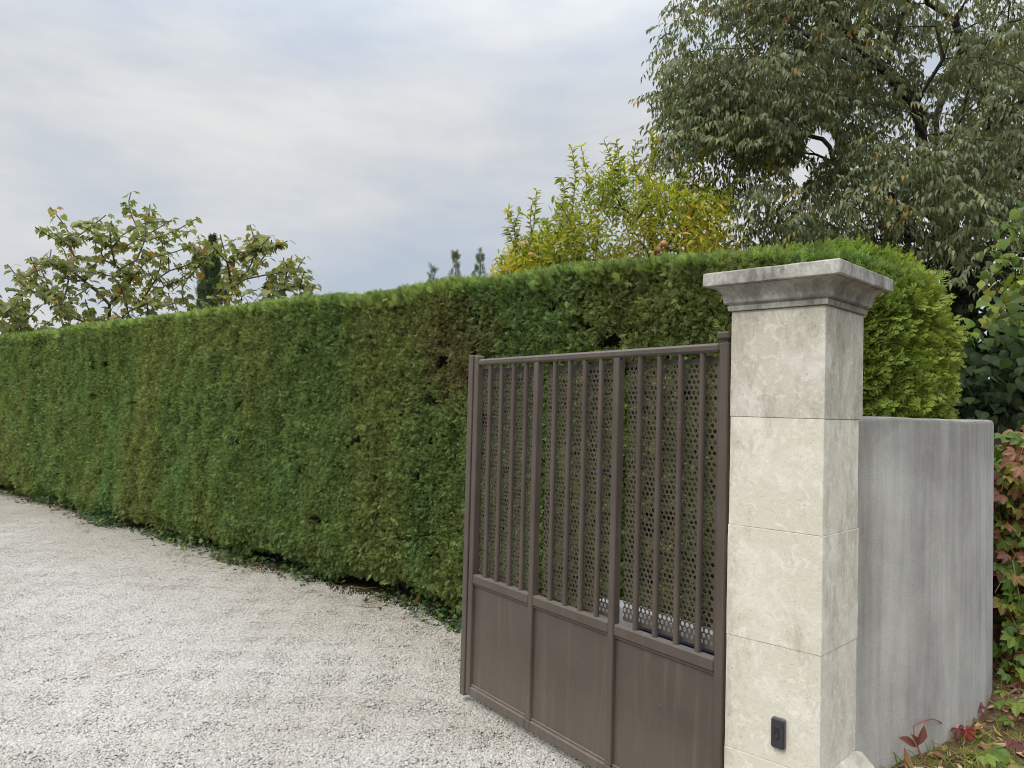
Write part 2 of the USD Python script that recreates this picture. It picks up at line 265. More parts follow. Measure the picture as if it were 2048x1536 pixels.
def stone_mat(name, base, pale, dirt, dirt_lo, dirt_hi, edge=0.0):
    n = {'g': ('geometry', {}), 'n1': ('noise_texture', {'scale': 5.5, 'detail': 9.0, 'roughness': 0.7}), 'n2': ('noise_texture', {'scale': 26.0, 'detail': 6.0, 'roughness': 0.6, 'distortion': 1.5}),
         'mp': ('mapping', {'scale': (4.0, 4.0, 1.9)}), 'n3': ('noise_texture', {'scale': 2.6, 'detail': 11.0, 'roughness': 0.8}),
         'ed': ('vector_math', {'math_type': 'dot_product', 'vector2': (-0.7172, 0.6968, 0.0)}), 'em': ('map_range', {'from_min': 1.235, 'from_max': 1.36, 'to_min': 0.0, 'to_max': edge, 'clamp': True}), 'ea': ('math', {'math_type': 'add'}), 'nd': ('vector_math', {'math_type': 'dot_product', 'vector2': (0.7172, -0.6968, 0.0)}), 'nm': ('map_range', {'from_min': 0.6, 'from_max': 0.9, 'to_min': 0.0, 'to_max': 0.075, 'clamp': True}), 'eb': ('math', {'math_type': 'add'}),
         'vo': ('voronoi_texture', {'scale': 16.0, 'feature': 'f1'}), 'w': ('noise_texture', {'scale': 17.0, 'detail': 6.0, 'roughness': 0.66, 'distortion': 1.6}),
         'r1': ('map_range', {'from_min': 0.52, 'from_max': 0.66, 'to_min': 0.0, 'to_max': 0.65, 'clamp': True}),
         'c1': ('mix_color', {'a': base, 'b': pale, 'use_clamp': False}),
         'r2': ('map_range', {'from_min': 0.54, 'from_max': 0.61, 'to_min': 0.0, 'to_max': 0.6, 'clamp': True}),
         'c2': ('mix_color', {'b': pale, 'use_clamp': False}),
         'r3': ('map_range', {'from_min': dirt_lo, 'from_max': dirt_hi, 'to_min': 0.0, 'to_max': 0.85, 'clamp': True}),
         'c3': ('mix_color', {'b': dirt, 'use_clamp': False}),
         'sp': ('noise_texture', {'scale': 160.0, 'detail': 2.0}), 'rs': ('map_range', {'from_min': 0.62, 'from_max': 0.72, 'to_min': 0.0, 'to_max': 0.35, 'clamp': True}),
         'c4': ('mix_color', {'b': tuple(0.6 * np.array(dirt)), 'use_clamp': False}),
         'b': ('bump', {'strength': 0.5, 'distance': 0.004}), 'p': ('principled_bsdf', {'roughness': 0.82, 'specular_ior_level': 0.25})}
    l = [('g.position', 'n1.vector'), ('g.position', 'n2.vector'), ('g.position', 'mp.vector'), ('mp.vector', 'n3.vector'), ('g.position', 'w.vector'), ('g.position', 'sp.vector'),
         ('n1.fac', 'r1.value'), ('r1.result', 'c1.fac'), ('w.fac', 'r2.value'), ('r2.result', 'c2.fac'), ('c1.result', 'c2.a'),
         ('g.position', 'ed.vector1'), ('ed.value', 'em.value'), ('em.result', 'ea.value1'), ('n3.fac', 'ea.value2'), ('g.normal', 'nd.vector1'), ('nd.value', 'nm.value'), ('ea.value', 'eb.value1'), ('nm.result', 'eb.value2'), ('eb.value', 'r3.value'), ('r3.result', 'c3.fac'), ('c2.result', 'c3.a'), ('sp.fac', 'rs.value'), ('rs.result', 'c4.fac'), ('c3.result', 'c4.a'),
         ('c4.result', 'p.base_color'), ('n2.fac', 'b.height'), ('b.normal', 'p.normal')]
    return mat(name, n, l, 'p.BSDF')
M_STONE = stone_mat('pillar_limestone', lin(214, 207, 190), lin(233, 228, 215), lin(150, 140, 120), 0.55, 0.80, 0.14)
M_STONE2 = stone_mat('pillar_limestone_weathered', lin(202, 195, 180), lin(226, 221, 210), lin(140, 132, 114), 0.48, 0.72, 0.13)
M_CAP = stone_mat('cap_stone', lin(178, 174, 166), lin(210, 206, 197), lin(90, 86, 81), 0.43, 0.65)
M_WALL = mat('wall_render', {'g': ('geometry', {}), 'mp': ('mapping', {'scale': (5.0, 5.0, 0.42)}), 'n1': ('noise_texture', {'scale': 1.5, 'detail': 9.0, 'roughness': 0.66, 'distortion': 0.25}),
    'n2': ('noise_texture', {'scale': 2.6, 'detail': 8.0, 'roughness': 0.65}), 'sp': ('noise_texture', {'scale': 190.0, 'detail': 3.0, 'roughness': 0.7}),
    'mp3': ('mapping', {'scale': (17.0, 17.0, 0.55)}), 'n3': ('noise_texture', {'scale': 1.7, 'detail': 6.0, 'roughness': 0.6}), 'n3c': ('math', {'math_type': 'subtract', 'value2': 1.1}), 'ad3': ('math', {'math_type': 'multiply_add', 'value2': 0.26}),
    'sx': ('separate_xyz', {}), 'top': ('map_range', {'from_min': 1.35, 'from_max': 1.62, 'to_min': 0.0, 'to_max': -0.2, 'clamp': True}),
    'ad': ('math', {'math_type': 'add'}), 'ad2': ('math', {'math_type': 'multiply_add', 'value2': 0.75}),
    'r': ('rgb_ramp', {'ramp': [(0.34, lin(128, 125, 120)), (0.66, lin(170, 167, 161)), (0.98, lin(200, 197, 190))]}),
    'v': ('map_range', {'from_min': 0.3, 'from_max': 0.7, 'to_min': 0.86, 'to_max': 1.1, 'clamp': True}), 'h': ('hsv', {}),
    'b': ('bump', {'strength': 0.55, 'distance': 0.004}), 'p': ('principled_bsdf', {'roughness': 0.9, 'specular_ior_level': 0.2})},
    [('g.position', 'mp.vector'), ('mp.vector', 'n1.vector'), ('g.position', 'n2.vector'), ('g.position', 'sp.vector'), ('g.position', 'sx.vector'), ('sx.z', 'top.value'),
     ('n1.fac', 'ad.value1'), ('top.result', 'ad.value2'), ('n2.fac', 'ad2.value1'), ('ad.value', 'ad2.value3'), ('g.position', 'mp3.vector'), ('mp3.vector', 'n3.vector'), ('n3.fac', 'n3c.value1'), ('n3c.value', 'ad3.value1'), ('ad2.value', 'ad3.value3'), ('ad3.value', 'r.fac'), ('sp.fac', 'v.value'), ('v.result', 'h.value'),
     ('r.color', 'h.color'), ('h.color', 'p.base_color'), ('sp.fac', 'b.height'), ('b.normal', 'p.normal')], 'p.BSDF')
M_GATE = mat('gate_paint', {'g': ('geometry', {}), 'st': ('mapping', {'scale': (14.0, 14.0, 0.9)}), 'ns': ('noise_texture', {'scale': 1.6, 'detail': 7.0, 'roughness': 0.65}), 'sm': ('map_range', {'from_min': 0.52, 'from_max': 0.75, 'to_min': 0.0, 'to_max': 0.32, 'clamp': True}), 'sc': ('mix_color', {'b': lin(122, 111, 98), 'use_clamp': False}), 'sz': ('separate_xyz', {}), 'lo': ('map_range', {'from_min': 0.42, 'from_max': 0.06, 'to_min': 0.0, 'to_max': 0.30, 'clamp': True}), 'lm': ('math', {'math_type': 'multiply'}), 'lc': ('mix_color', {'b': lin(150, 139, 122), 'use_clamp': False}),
    'n1': ('noise_texture', {'scale': 3.0, 'detail': 8.0, 'roughness': 0.65}), 'n2': ('noise_texture', {'scale': 70.0, 'detail': 3.0}),
    'r': ('rgb_ramp', {'ramp': [(0.35, lin(77, 67, 59)), (0.65, lin(88, 78, 69))]}), 'rs': ('map_range', {'from_min': 0.72, 'from_max': 0.78, 'to_min': 0.0, 'to_max': 0.5, 'clamp': True}),
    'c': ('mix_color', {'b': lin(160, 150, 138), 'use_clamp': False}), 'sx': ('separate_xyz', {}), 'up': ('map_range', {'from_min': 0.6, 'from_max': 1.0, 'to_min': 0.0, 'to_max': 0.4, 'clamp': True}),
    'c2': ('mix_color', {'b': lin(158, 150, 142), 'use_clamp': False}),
    'rr': ('map_range', {'from_min': 0.3, 'from_max': 0.7, 'to_min': 0.38, 'to_max': 0.55}), 'p': ('principled_bsdf', {'specular_ior_level': 0.45})},
    [('g.position', 'n1.vector'), ('g.position', 'n2.vector'), ('n1.fac', 'r.fac'), ('n2.fac', 'rs.value'), ('rs.result', 'c.fac'), ('r.color', 'c.a'), ('g.normal', 'sx.vector'), ('sx.z', 'up.value'),
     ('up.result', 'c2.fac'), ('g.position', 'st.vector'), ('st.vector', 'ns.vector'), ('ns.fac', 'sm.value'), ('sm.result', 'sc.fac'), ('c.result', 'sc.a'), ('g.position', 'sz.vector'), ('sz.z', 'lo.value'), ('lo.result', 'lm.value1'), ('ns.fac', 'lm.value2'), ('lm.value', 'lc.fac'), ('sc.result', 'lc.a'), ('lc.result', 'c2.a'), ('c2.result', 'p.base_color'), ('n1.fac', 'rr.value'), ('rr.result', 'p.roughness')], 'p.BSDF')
M_ALU = plain('operator_casing', lin(196, 198, 200), 0.4, 0.5, nscale=10, namt=0.06)
M_NAVY = plain('operator_body', lin(28, 36, 56), 0.45, 0.5, nscale=10, namt=0.1)
M_BELL = plain('doorbell_plastic', lin(50, 50, 54), 0.45, 0.5, nscale=40, namt=0.05)
M_BELLE = plain('doorbell_rim', lin(92, 92, 94), 0.4, 0.5, nscale=40, namt=0.05)
M_BELLD = plain('doorbell_button', lin(36, 36, 40), 0.35, 0.5, nscale=40, namt=0.05)
M_RUST = plain('brown_sheet_metal', lin(56, 43, 38), 0.6, 0.3, nscale=6, namt=0.3)

# ------------------------------------------------------------------ ground
g = np.linspace(-1, 1, 81); gx = np.sign(g) * np.abs(g) ** 3 * 600
X, Y = np.meshgrid(gx, gx + 0, indexing='ij')
def grid_mesh(X, Y, Z):
    n, m = X.shape; v = np.stack([X, Y, Z], -1).reshape(-1, 3)
    i, j = np.meshgrid(np.arange(n - 1), np.arange(m - 1), indexing='ij'); a = i * m + j
    return v, np.vstack([np.stack([a, a + m, a + m + 1], -1).reshape(-1, 3), np.stack([a, a + m + 1, a + 1], -1).reshape(-1, 3)])
tag(stage.GetPrimAtPath(put('/World', 'ground', grid_mesh(X, Y, np.full_like(X, -0.012)), M_GROUND)), kind='structure')

HB = np.array([-0.415, 5.786]); HD = np.array([0.753, -0.658]); HN = np.array([-0.658, -0.753])    # hedge face: a point, along it, out of it
def drive_edge(t): return 0.02 + 0.06 * np.sin(t * 1.7) + 0.05 * np.sin(t * 4.1 + 1)
ts = np.linspace(-17, 2.6, 120)
front = HB + ts[:, None] * HD + (drive_edge(ts) + .06)[:, None] * HN
dv, df = [], []
for k, w in enumerate(np.linspace(0, 1, 40)):
    off = w ** 1.5 * 14
    dv.append(np.column_stack([front + HN * off, np.zeros(len(front))]))
dv = np.vstack(dv); n = len(front)
i, j = np.meshgrid(np.arange(39), np.arange(n - 1), indexing='ij'); a = i * n + j
df = np.vstack([np.stack([a, a + n, a + n + 1], -1).reshape(-1, 3), np.stack([a, a + n + 1, a + 1], -1).reshape(-1, 3)])
tag(stage.GetPrimAtPath(put('/World', 'driveway', (dv, df), M_GRAVEL)), kind='structure')

# ------------------------------------------------------------------ gravel: pebbles in patches
def build_instancer(path, protos, idx, pos, quat, scale, kind='stuff', label=None, cat=None):
    pi = UsdGeom.PointInstancer.Define(stage, path)
    targets = []
    for k, (name, mesh, m, tint) in enumerate(protos):
        targets.append(put(path, name, mesh, m, tint=tint))
    pi.CreatePrototypesRel().SetTargets([Sdf.Path(t) for t in targets])
    pi.CreateProtoIndicesAttr(Vt.IntArray.FromNumpy(np.asarray(idx, np.int32)))
    pi.CreatePositionsAttr(Vt.Vec3fArray.FromNumpy(np.asarray(pos, np.float32)))
    q = np.asarray(quat, float)   # xyzw
    pi.CreateOrientationsAttr(Vt.QuathArray([Gf.Quath(float(a[3]), float(a[0]), float(a[1]), float(a[2])) for a in q]))
    sc = np.asarray(scale, np.float32); sc = np.repeat(sc[:, None], 3, 1) if sc.ndim == 1 else sc
    pi.CreateScalesAttr(Vt.Vec3fArray.FromNumpy(sc))
    tag(pi, label, cat, None, kind)
    return pi

rng = np.random.default_rng(5)
ico = trimesh.creation.icosahedron()
def pebble_patch(seed, size=0.5, n=3500):
    r = np.random.default_rng(seed)
    V0, F0 = np.array(ico.vertices), np.array(ico.faces)
    pos = np.column_stack([r.uniform(-size / 2, size / 2, (n, 2)), np.zeros(n)])
    a = r.uniform(0.0040, 0.0072, n) * np.where(r.random(n) < 0.1, 1.3, 1)
    R = Rot.random(n, random_state=seed).as_matrix()
    yaw = Rot.from_euler('z', r.uniform(0, 2 * PI, n)).as_matrix()
    shp = np.column_stack([r.uniform(0.9, 1.5, n), r.uniform(0.7, 1.05, n), r.uniform(0.5, 0.85, n)])
    loc = np.einsum('nij,vj->nvi', R, V0) * (1 + r.normal(0, 0.16, (n, len(V0), 1))) * shp[:, None] * a[:, None, None]
    tilt = Rot.from_euler('xy', r.normal(0, 0.35, (n, 2))).as_matrix()
    v = np.einsum('nij,nvj->nvi', yaw @ tilt, loc)
    pos[:, 2] = r.uniform(0.000, 0.009, n)
    v = (v + pos[:, None]).reshape(-1, 3)
    f = (F0[None] + (np.arange(n) * len(V0))[:, None, None]).reshape(-1, 3)
    return (v, f), np.repeat(np.clip(r.normal(0.62, 0.26, n), 0, 1), len(V0))
protos = []
for k in range(4):
    msh, tn = pebble_patch(40 + k); protos.append(('pebbles', msh, M_PEBBLE, tn))
cells = []
for ix in range(-34, 8):
    for iy in range(2, 38):
        c = np.array([ix * 0.35, 1.0 + iy * 0.35])
        dd = (c - HB) @ HN; tt = (c - HB) @ HD
        px, d = project(np.array([*c, 0.0]))
        if dd > drive_edge(tt) + 0.23 and d > 1.5 and -150 < px[0] < 1900 and px[1] < 1900 and d < 13.5: cells.append(c)
cells = np.array(cells)
q = np.stack([np.zeros(len(cells)), np.zeros(len(cells)), *(lambda a: (np.sin(a / 2), np.cos(a / 2)))(rng.uniform(0, 2 * PI, len(cells)))], -1)
build_instancer('/World/gravel', protos, rng.integers(0, 4, len(cells)), np.column_stack([cells + rng.uniform(-.03, .03, cells.shape), np.full(len(cells), 0.002)]), q, np.ones(len(cells)), 'stuff', 'pale limestone gravel spread over the whole driveway', 'gravel')

# loose pebbles that fray the edge of the gravel
N = 15000; r = np.random.default_rng(91); t = r.uniform(-11, 2.4, N); o = drive_edge(t) + .16 + r.normal(0, .13, N) - .06
k = (o > drive_edge(t) - .22) & (o < drive_edge(t) + .42); t, o = t[k], o[k]; N = len(t)
mm, tn = scatter((np.array(ico.vertices), np.array(ico.faces)), np.column_stack([HB + t[:, None] * HD + o[:, None] * HN, r.uniform(0, .006, N) - .003 * (o < drive_edge(t))]), Rot.random(N, random_state=4).as_matrix(), r.uniform(.0042, .009, N)[:, None] * r.uniform(.6, 1.3, (N, 3)), np.clip(r.normal(.55, .26, N), 0, 1))
tag(stage.GetPrimAtPath(put('/World', 'loose_pebbles', mm, M_PEBBLE, tint=tn)), 'scattered pale pebbles along the foot of the hedge', 'gravel', kind='stuff')

# ------------------------------------------------------------------ verge on the right, outside the round wall
WO, WR = np.array([0.16, 5.02]), 2.53
def verge_z(x, y):
    s = np.clip((x - 1.12) / 0.3, 0, 1); s = s * s * (3 - 2 * s)
    return -0.06 + s * (0.41 + 0.015 * (y - 2.9) + 0.05 * (meshkit.fbm(np.stack([x * 3, y * 3, 0 * x], -1), 4, 3) - 0.5))
X, Y = np.meshgrid(np.linspace(1.12, 9, 120) ** 1.0, np.linspace(0.8, 12, 150), indexing='ij')
tag(stage.GetPrimAtPath(put('/World', 'verge', grid_mesh(X, Y, verge_z(X, Y)), M_SOIL, smooth=True)), kind='structure')

# ------------------------------------------------------------------ hedge
def top_z(t): return np.interp(t, [-17, -11, -5.3, -1.8, .8, 1.65, 2.3, 2.83, 3.3], [2.62, 2.60, 2.585, 2.555, 2.545, 2.535, 2.50, 2.455, 2.40])
path = [HB + t * HD for t in np.arange(-17, 2.66, 0.1)]
P0, P1, P2 = path[-1] + HD * 0.05, np.array([2.02, 3.64]), np.array([2.19, 3.93])
path += [(1 - u) ** 2 * P0 + 2 * u * (1 - u) * P1 + u * u * P2 for u in np.linspace(0, 1, 14)]
path += [P2 + (np.array([2.26, 5.2]) - P2) * u for u in np.linspace(0.08, 1, 12)]
path = np.array(path)
seg = np.linalg.norm(np.diff(path, axis=0), axis=1); S = np.concatenate([[0], np.cumsum(seg)])
tan = np.gradient(path, axis=0); tan /= np.linalg.norm(tan, axis=1, keepdims=True)
nor = np.column_stack([tan[:, 1], -tan[:, 0]])          # outward (to the right of the walking direction)
S_END0 = S[np.argmax((path - HB) @ HD > 2.55)]
def on_path(s):
    p = np.column_stack([np.interp(s, S, path[:, k]) for k in (0, 1)]); nn = np.column_stack([np.interp(s, S, nor[:, k]) for k in (0, 1)])
    return p, nn / np.linalg.norm(nn, axis=1, keepdims=True)
def s_top(s):
    p, _ = on_path(np.atleast_1d(s)); t = (p - HB) @ HD
    return top_z(t) - 0.16 * np.clip((np.atleast_1d(s) - S_END0 - 0.1) / 0.9, 0, 1) ** 1.3
def s_bot(s):
    s = np.atleast_1d(s)
    z = np.zeros((len(s), 3)); z[:, 0] = s * 1.3
    return 0.03 + 0.13 * meshkit.noise(z, 9) + 0.07 * meshkit.noise(z * 4.1, 12)
def bulge(s, zz):
    q = np.stack([s * 1.6, zz * 1.1, 0 * s], -1); q2 = np.stack([s * 6.0, zz * 5.0, 0 * s + 3], -1)
    return 0.14 * (meshkit.noise(q, 21) - 0.5) + 0.075 * (meshkit.noise(q2, 22) - 0.5)
hedge = thing('hedge', 'long tall clipped conifer hedge running behind the open gate with a bright yellow-green rounded end', 'hedge', (*path[len(path) // 2], 0))
# dark inside: added skin that stops light leaking through, 13 cm below the foliage
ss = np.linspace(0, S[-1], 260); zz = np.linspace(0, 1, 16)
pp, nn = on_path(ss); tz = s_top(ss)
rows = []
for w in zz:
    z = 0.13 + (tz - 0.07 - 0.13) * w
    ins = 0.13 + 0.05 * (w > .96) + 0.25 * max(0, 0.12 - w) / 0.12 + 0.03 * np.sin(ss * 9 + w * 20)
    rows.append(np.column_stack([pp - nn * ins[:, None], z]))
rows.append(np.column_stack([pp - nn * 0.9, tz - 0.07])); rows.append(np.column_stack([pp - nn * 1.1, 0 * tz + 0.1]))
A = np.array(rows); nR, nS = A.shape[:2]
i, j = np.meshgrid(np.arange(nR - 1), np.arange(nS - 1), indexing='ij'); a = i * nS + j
put(hedge, 'dark_core_skin', (A.reshape(-1, 3), np.vstack([np.stack([a, a + 1, a + nS + 1], -1).reshape(-1, 3), np.stack([a, a + nS + 1, a + nS], -1).reshape(-1, 3)])), M_HCORE)
r = np.random.default_rng(8)
for s in np.arange(3.0, S_END0 + 0.4, 0.75):
    p, nq = on_path(np.array([s + r.uniform(-.15, .15)])); b = p[0] - nq[0] * r.uniform(0.42, 0.55)
    put(hedge, 'trunk', tube([[*b, -0.02], [*(b + r.normal(0, .02, 2)), 0.3], [*(b + r.normal(0, .04, 2)), 0.7]], [0.04, 0.034, 0.03], 7), M_BARK_D)

def frond(seed, pairs=6, L=1.0, sub=False, wd=0.034, a0=30, a1=52, sl=0.46):
    """a flat cypress spray along +x, 1 long: stem and side shoots as narrow leaf strips"""
    r = np.random.default_rng(seed); V, F = [], []
    def strip(a, b, w, lift):
        a, b = np.array(a), np.array(b); d = b - a; l = np.linalg.norm(d); y = np.array([-d[1], d[0], 0]) / (l + 1e-9)
        k = len(V); m = a + d * 0.45 + [0, 0, lift]
        V.extend([a, m + y * w, b, m - y * w]); F.extend([[k, k + 3, k + 1], [k + 3, k + 2, k + 1]])
    bend = r.normal(0, 0.12)
    def st(x): return np.array([x, bend * x * x, -0.16 * x * x])
    strip(st(0), st(1), wd, 0.0)
    for i in range(pairs):
        x = 0.1 + 0.8 * (i + r.uniform(-.2, .2)) / pairs
        for sd in (-1, 1):
            l = (sl * (1 - x) + 0.14) * r.uniform(0.75, 1.2); an = math.radians(r.uniform(a0, a1))
            a = st(x); b = a + np.array([math.cos(an) * l, sd * math.sin(an) * l, r.normal(-0.02, 0.05)])
            strip(a, b, wd, 0.02)
            if sub:
                for t in (0.35, 0.65):
                    for s2 in (-1, 1):
                        an2 = an * sd + s2 * 0.7; l2 = l * 0.36
                        c = a + (b - a) * t; strip(c, c + np.array([math.cos(an2) * l2, math.sin(an2) * l2, r.normal(0, 0.02)]), 0.028, 0.01)
    return np.array(V), np.array(F)

def tuft(seed, n, spread, sub=False, pairs=6, size=1.0, wd=0.034, **kw):
    r = np.random.default_rng(seed); parts, tn = [], []
    for k in range(n):
        v, f = frond(seed * 31 + k, pairs, sub=sub, wd=wd, **kw)
        e = Rot.from_euler('xyz', [r.uniform(-PI, PI), r.normal(0, spread), r.normal(0, spread)]).as_matrix()
        v = (v * size * r.uniform(0.7, 1.15)) @ e.T + np.array([r.uniform(-.15, .1), *r.uniform(-.45, .45, 2)]) * size
        parts.append((v, f)); tn.append(np.full(len(v), r.random()))
    return merge(parts), np.concatenate(tn)

def clump(dirs, roll, r):
    """quaternions whose x axis is dirs"""
    R = frames(dirs, np.array([0, 0, 1.0]), roll); return Rot.from_matrix(R).as_quat()

r = np.random.default_rng(17)
def visible(p3, pad=60):
    px, d = project(p3); return (d > 0.3) & (px[:, 0] > -pad) & (px[:, 0] < 2048 + pad) & (px[:, 1] > -pad) & (px[:, 1] < 1536 + pad)

# clipped face
protos = []
for k in range(9):
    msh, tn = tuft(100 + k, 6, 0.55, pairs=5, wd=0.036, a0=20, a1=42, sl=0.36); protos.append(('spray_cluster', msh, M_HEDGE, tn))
pos, dr, sc = [], [], []
N = 125000
t_far = r.uniform(0, 1, N)
s = np.where(r.random(N) < 0.62, r.uniform(S[-1] - 12.5, S_END0 + 0.35, N), r.uniform(3.0, S_END0 - 4.0, N))
p, nn = on_path(s); tz = s_top(s); bz = s_bot(s)
z = bz + (tz - bz) * r.uniform(0, 1, N)
rnd = 0.07                                             # rounded shoulder
near = np.clip((((p - HB) @ HD) - 0.2) / 2.2, 0, 1)            # looser, deeper growth towards the pillar
dep = r.exponential(0.034, N) * (1 + 0.9 * near) - bulge(s, z) * (1 + .3 * near)
dep += np.clip(z - (tz - rnd), 0, 1) ** 2 / rnd * 0.8
low = np.clip((bz + 0.25 - z) / 0.25, 0, 1); dep += 0.12 * low ** 2
P = np.column_stack([p - nn * dep[:, None], z])
holes = [(-6.9, 1.62), (-4.6, 1.55), (-3.1, 1.2), (-0.15, 1.95), (0.9, 2.3), (1.2, 2.15), (-0.3, 1.65), (-2.0, 2.1), (0.3, 1.5), (-1.2, 1.3), (1.5, 1.85)]
tt = (p - HB) @ HD; keep = visible(P)
keep &= meshkit.noise(np.stack([s * 11, z * 13, 0 * s], -1), 57) < 0.86 - .05 * near
for (ht, hz) in holes:
    keep &= ((tt - ht) / 0.085) ** 2 + ((z - hz) / 0.06) ** 2 > 1
# less cover on the right, near the pillar, so that the dark inside shows between the sprays
n3 = np.column_stack([nn, np.zeros(N)]); tg = np.column_stack([-nn[:, 1], nn[:, 0], np.zeros(N)])
al = r.normal(0.28, 0.55, N); vt = r.normal(0.02, 0.45, N)
D = n3 * 0.62 + tg * al[:, None] + np.array([0, 0, 1.0]) * vt[:, None]
D[low > 0] += np.array([0, 0, -0.7]) * low[low > 0][:, None]
pos, dr, sc = P[keep], D[keep], (r.uniform(0.036, 0.062, N) * (1 + 0.5 * low + 0.25 * near))[keep]
print('hedge face', keep.sum())
build_instancer(hedge[0] + '/foliage', protos, r.integers(0, 9, len(pos)), pos - hedge[1], clump(dr, r.uniform(0, 2 * PI, len(pos)), r), sc)

# longer feathery sprays standing a little proud of the clipped face
protos = []
for k in range(6):
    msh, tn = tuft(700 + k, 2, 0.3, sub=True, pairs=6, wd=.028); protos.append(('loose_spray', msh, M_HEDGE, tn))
N = 4500; s = r.uniform(S[-1] - 10.5, S_END0 + 0.3, N); p, nn = on_path(s); tz = s_top(s); bz = s_bot(s); z = bz + (tz - bz - .05) * r.random(N)
P = np.column_stack([p - nn * (r.exponential(.03, N) + .008 - bulge(s, z))[:, None], z]); keep = visible(P) & (meshkit.noise(np.stack([s * 2.5, z * 2.5, 0 * s], -1), 59) > .42)
n3 = np.column_stack([nn, np.zeros(N)]); tg = np.column_stack([-nn[:, 1], nn[:, 0], np.zeros(N)])
D = n3 * .45 + tg * r.normal(.5, .5, N)[:, None] + np.array([0, 0, 1.0]) * r.normal(-.1, .5, N)[:, None]
build_instancer(hedge[0] + '/loose_sprays', protos, r.integers(0, 6, keep.sum()), P[keep] - hedge[1], clump(D[keep], r.uniform(0, 2 * PI, keep.sum()), r), r.uniform(.045, .075, keep.sum()))

# fresh shoots along the top edge
protos = []
for k in range(6):
    msh, tn = tuft(300 + k, 4, 0.28, pairs=6, wd=0.03); protos.append(('shoot_cluster', msh, M_HTOP, tn))
N = 26000
s = np.where(r.random(N) < 0.65, r.uniform(S[-1] - 12.5, S[-1], N), r.uniform(2.5, S_END0 - 3, N)); p, nn = on_path(s); tz = s_top(s)
dep = np.abs(r.normal(0, 1, N)) * 0.25 - 0.005
wob = 0.03 * (meshkit.noise(np.stack([s * 5, dep * 4, 0 * s], -1), 31) - 0.5) + 0.035 * (meshkit.noise(np.stack([s * 1.4, dep, 0 * s], -1), 37) - 0.5)
P = np.column_stack([p - nn * (dep - bulge(s, tz))[:, None], tz + wob - 0.04 - 0.09 * (dep < 0.05) * r.random(N) ** 2.5])
keep = visible(P)
D = np.array([0, 0, 1.0]) + r.normal(0, 0.33, (N, 3)) + np.column_stack([nn, np.zeros(N)]) * 0.35 * (dep < 0.1)[:, None]
build_instancer(hedge[0] + '/top_shoots', protos, r.integers(0, 6, keep.sum()), P[keep] - hedge[1], clump(D[keep], r.uniform(0, 2 * PI, keep.sum()), r), r.uniform(0.05, 0.09, keep.sum()))

# the rounded end: longer, looser, yellow-green sprays that hang outwards
protos = []
for k in range(8):
    msh, tn = tuft(500 + k, 3, 0.35, sub=True, pairs=7); protos.append(('end_spray_cluster', msh, M_HEND, tn))
N = 9000
s = r.uniform(S_END0 - 0.25, S[-1], N) ; p, nn = on_path(s); tz = s_top(s); z = 1.35 + (tz - 1.35) * r.uniform(0, 1, N) ** 0.85
keep = r.random(N) < np.clip((s - S_END0 + 0.25) / 0.6, 0, 1)
dep = r.exponential(0.03, N) - 0.02 - 1.5 * bulge(s, z) + np.clip(z - (tz - 0.3), 0, 1) ** 2 / 0.3 * 0.55
P = np.column_stack([p - nn * dep[:, None], z]); keep &= visible(P)
n3 = np.column_stack([nn, np.zeros(N)]); tg = np.column_stack([-nn[:, 1], nn[:, 0], np.zeros(N)])
D = n3 * 0.75 + tg * r.normal(0.45, 0.3, N)[:, None] + np.array([0, 0, 1.0]) * r.normal(-0.12, 0.3, N)[:, None] + np.array([0, 0, 1.0]) * 0.8 * np.clip(z - (tz - 0.2), 0, .2)[:, None] / .2
build_instancer(hedge[0] + '/end_foliage', protos, r.integers(0, 8, keep.sum()), P[keep] - hedge[1], clump(D[keep], r.normal(0, 0.5, keep.sum()), r), r.uniform(0.085, 0.135, keep.sum()))

# cut twig ends and dead sprays on the face
tw = []
for k in range(620):
    s1 = r.uniform(S_END0 - 9, S_END0 + 0.2); p, nq = on_path(np.array([s1])); z = r.uniform(0.6, s_top(s1)[0] - .05)
    b = np.array([*(p[0] + nq[0] * (bulge(np.array([s1]), np.array([z]))[0] - 0.01)), z]); d = np.array([*(nq[0] * .4), 0]) + r.normal(0, .5, 3); d /= np.linalg.norm(d)
    tw.append(tube([b, b + d * r.uniform(.015, .045)], [0.0027, 0.002], 4))
put(hedge, 'cut_twigs', merge(tw), M_DRY, kind='stuff')

# ------------------------------------------------------------------ gate pillar
PY = 0.771; PW = 0.335
PDL, PDR = np.array([-math.cos(PY), math.sin(PY)]), np.array([math.sin(PY), math.cos(PY)])
PC = np.array([1.02, 2.51]); PO = PC + (PDL + PDR) * PW / 2       # near corner, centre
PM = frameM([*PO, 0], [*(-PDL), 0], [*PDR, 0], [0, 0, 1])          # local: x along the front face to the right, y away
def worn(mesh, amp=0.0016, size=0.022, seed=0):
    v, f = mesh; m = trimesh.Trimesh(v, f, process=True)
    v, f = trimesh.remesh.subdivide_to_size(m.vertices, m.faces, size)
    m = trimesh.Trimesh(v, f, process=True); v = np.array(m.vertices)
    d = np.stack([meshkit.fbm(v * 14 + 31 * k + seed, 3, 60 + k) for k in range(3)], -1) - .5
    d2 = np.stack([meshkit.noise(v * 60 + 17 * k + seed, 80 + k) for k in range(3)], -1) - .5
    return v + amp * 2 * d + amp * .8 * d2, np.array(m.faces)
pillar = thing('gate_pillar', 'square limestone gate pillar with a moulded grey cap, between the gate leaf and the round wall', 'pillar', (*PO, 0))
h = PW / 2
zs = [0.44, 0.828, 1.213, 1.594, 1.968]
